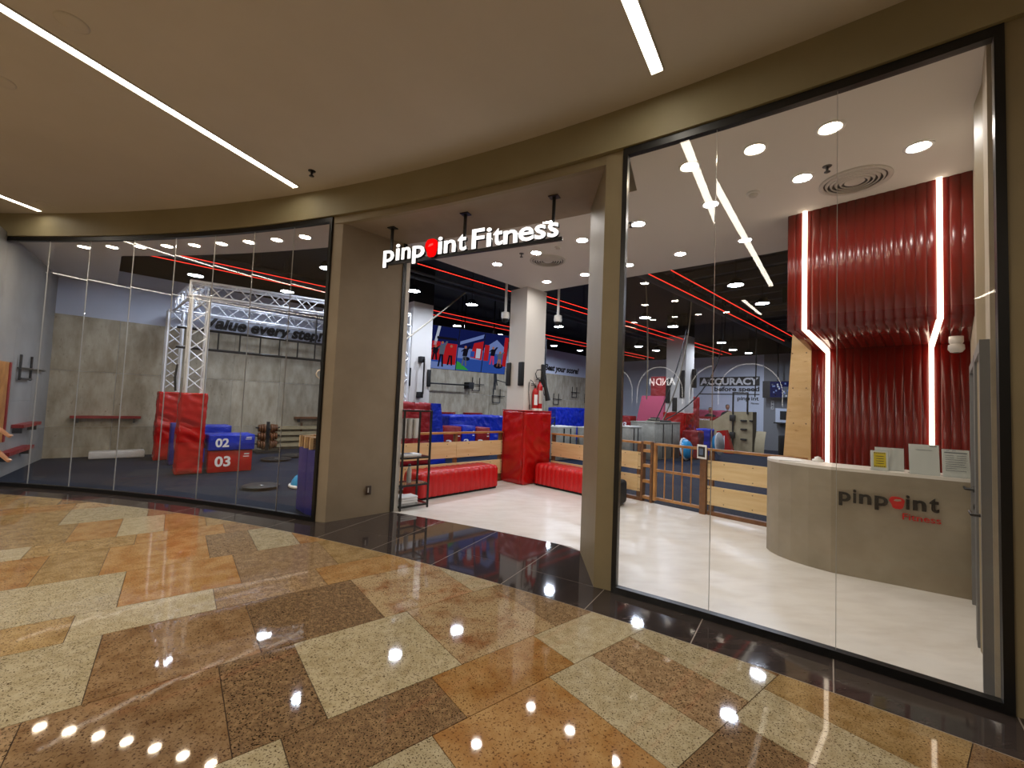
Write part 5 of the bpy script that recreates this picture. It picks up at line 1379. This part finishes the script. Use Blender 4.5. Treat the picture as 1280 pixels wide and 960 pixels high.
grow(palm, [(-1.80, 1.378, 1.447), (-1.735, 1.388, 1.459), (-1.672, 1.395, 1.451), (-1.638, 1.400, 1.425)], [.0095, .008, .0068, .005])      # index finger
grow(palm, [(-1.797, 1.402, 1.440), (-1.745, 1.414, 1.452), (-1.728, 1.418, 1.420), (-1.745, 1.418, 1.398)], [.0105, .0096, .0088, .007])     # middle finger
grow(palm, [(-1.802, 1.424, 1.428), (-1.757, 1.436, 1.436), (-1.745, 1.438, 1.405), (-1.762, 1.436, 1.387)], [.010, .0092, .0085, .0068])      # ring finger
grow(palm, [(-1.812, 1.444, 1.414), (-1.778, 1.454, 1.418), (-1.770, 1.454, 1.394), (-1.783, 1.452, 1.380)], [.009, .0082, .0076, .006])       # little finger
grow(1, [(-1.85, 1.362, 1.392), (-1.772, 1.378, 1.404), (-1.686, 1.396, 1.388), (-1.634, 1.400, 1.345)], [.014, .0095, .0078, .0055])          # thumb
HL = [(*(PRM @ Vector(q[:3])), *q[3:]) for q in HP]
hd = link('hand', skin_mesh('hand', HL, HE, MATS['skin'], 2), pr)
for tip, prv in (((-1.638, 1.400, 1.425), (-1.672, 1.395, 1.451)), ((-1.634, 1.400, 1.345), (-1.686, 1.396, 1.388))):
    tp_, pv = PRM @ Vector(tip), PRM @ Vector(prv); d_ = (tp_ - pv).normalized()
    nb = MB().rbox(-.004, .004, -.006, .006, -.0012, .0012, .0008, 1, Matrix.Translation(tp_ - d_ * .002 + Vector((0, 0, .006))) @ d_.to_track_quat('X', 'Z').to_matrix().to_4x4())
    nb.build('fingernail', MATS['nail'], hd)

# ---------------------------------------------------------------- put every Empty at the base of its thing
sc.view_layers[0].update()
for t in [o for o in bpy.data.objects if o.type == 'EMPTY' and o.parent is None]:
    pts = []
    def walk(o):
        for ch in o.children:
            if ch.type == 'MESH': pts.extend(t.matrix_world.inverted() @ (ch.matrix_world @ Vector(c)) for c in ch.bound_box)
            walk(ch)
    walk(t)
    if not pts: continue
    lo = [min(q[i] for q in pts) for i in range(3)]; hi = [max(q[i] for q in pts) for i in range(3)]
    off = Vector(((lo[0] + hi[0]) / 2, (lo[1] + hi[1]) / 2, lo[2]))
    for ch in t.children: ch.location = ch.location - off
    t.location = t.matrix_world @ off
sc.view_layers[0].update()
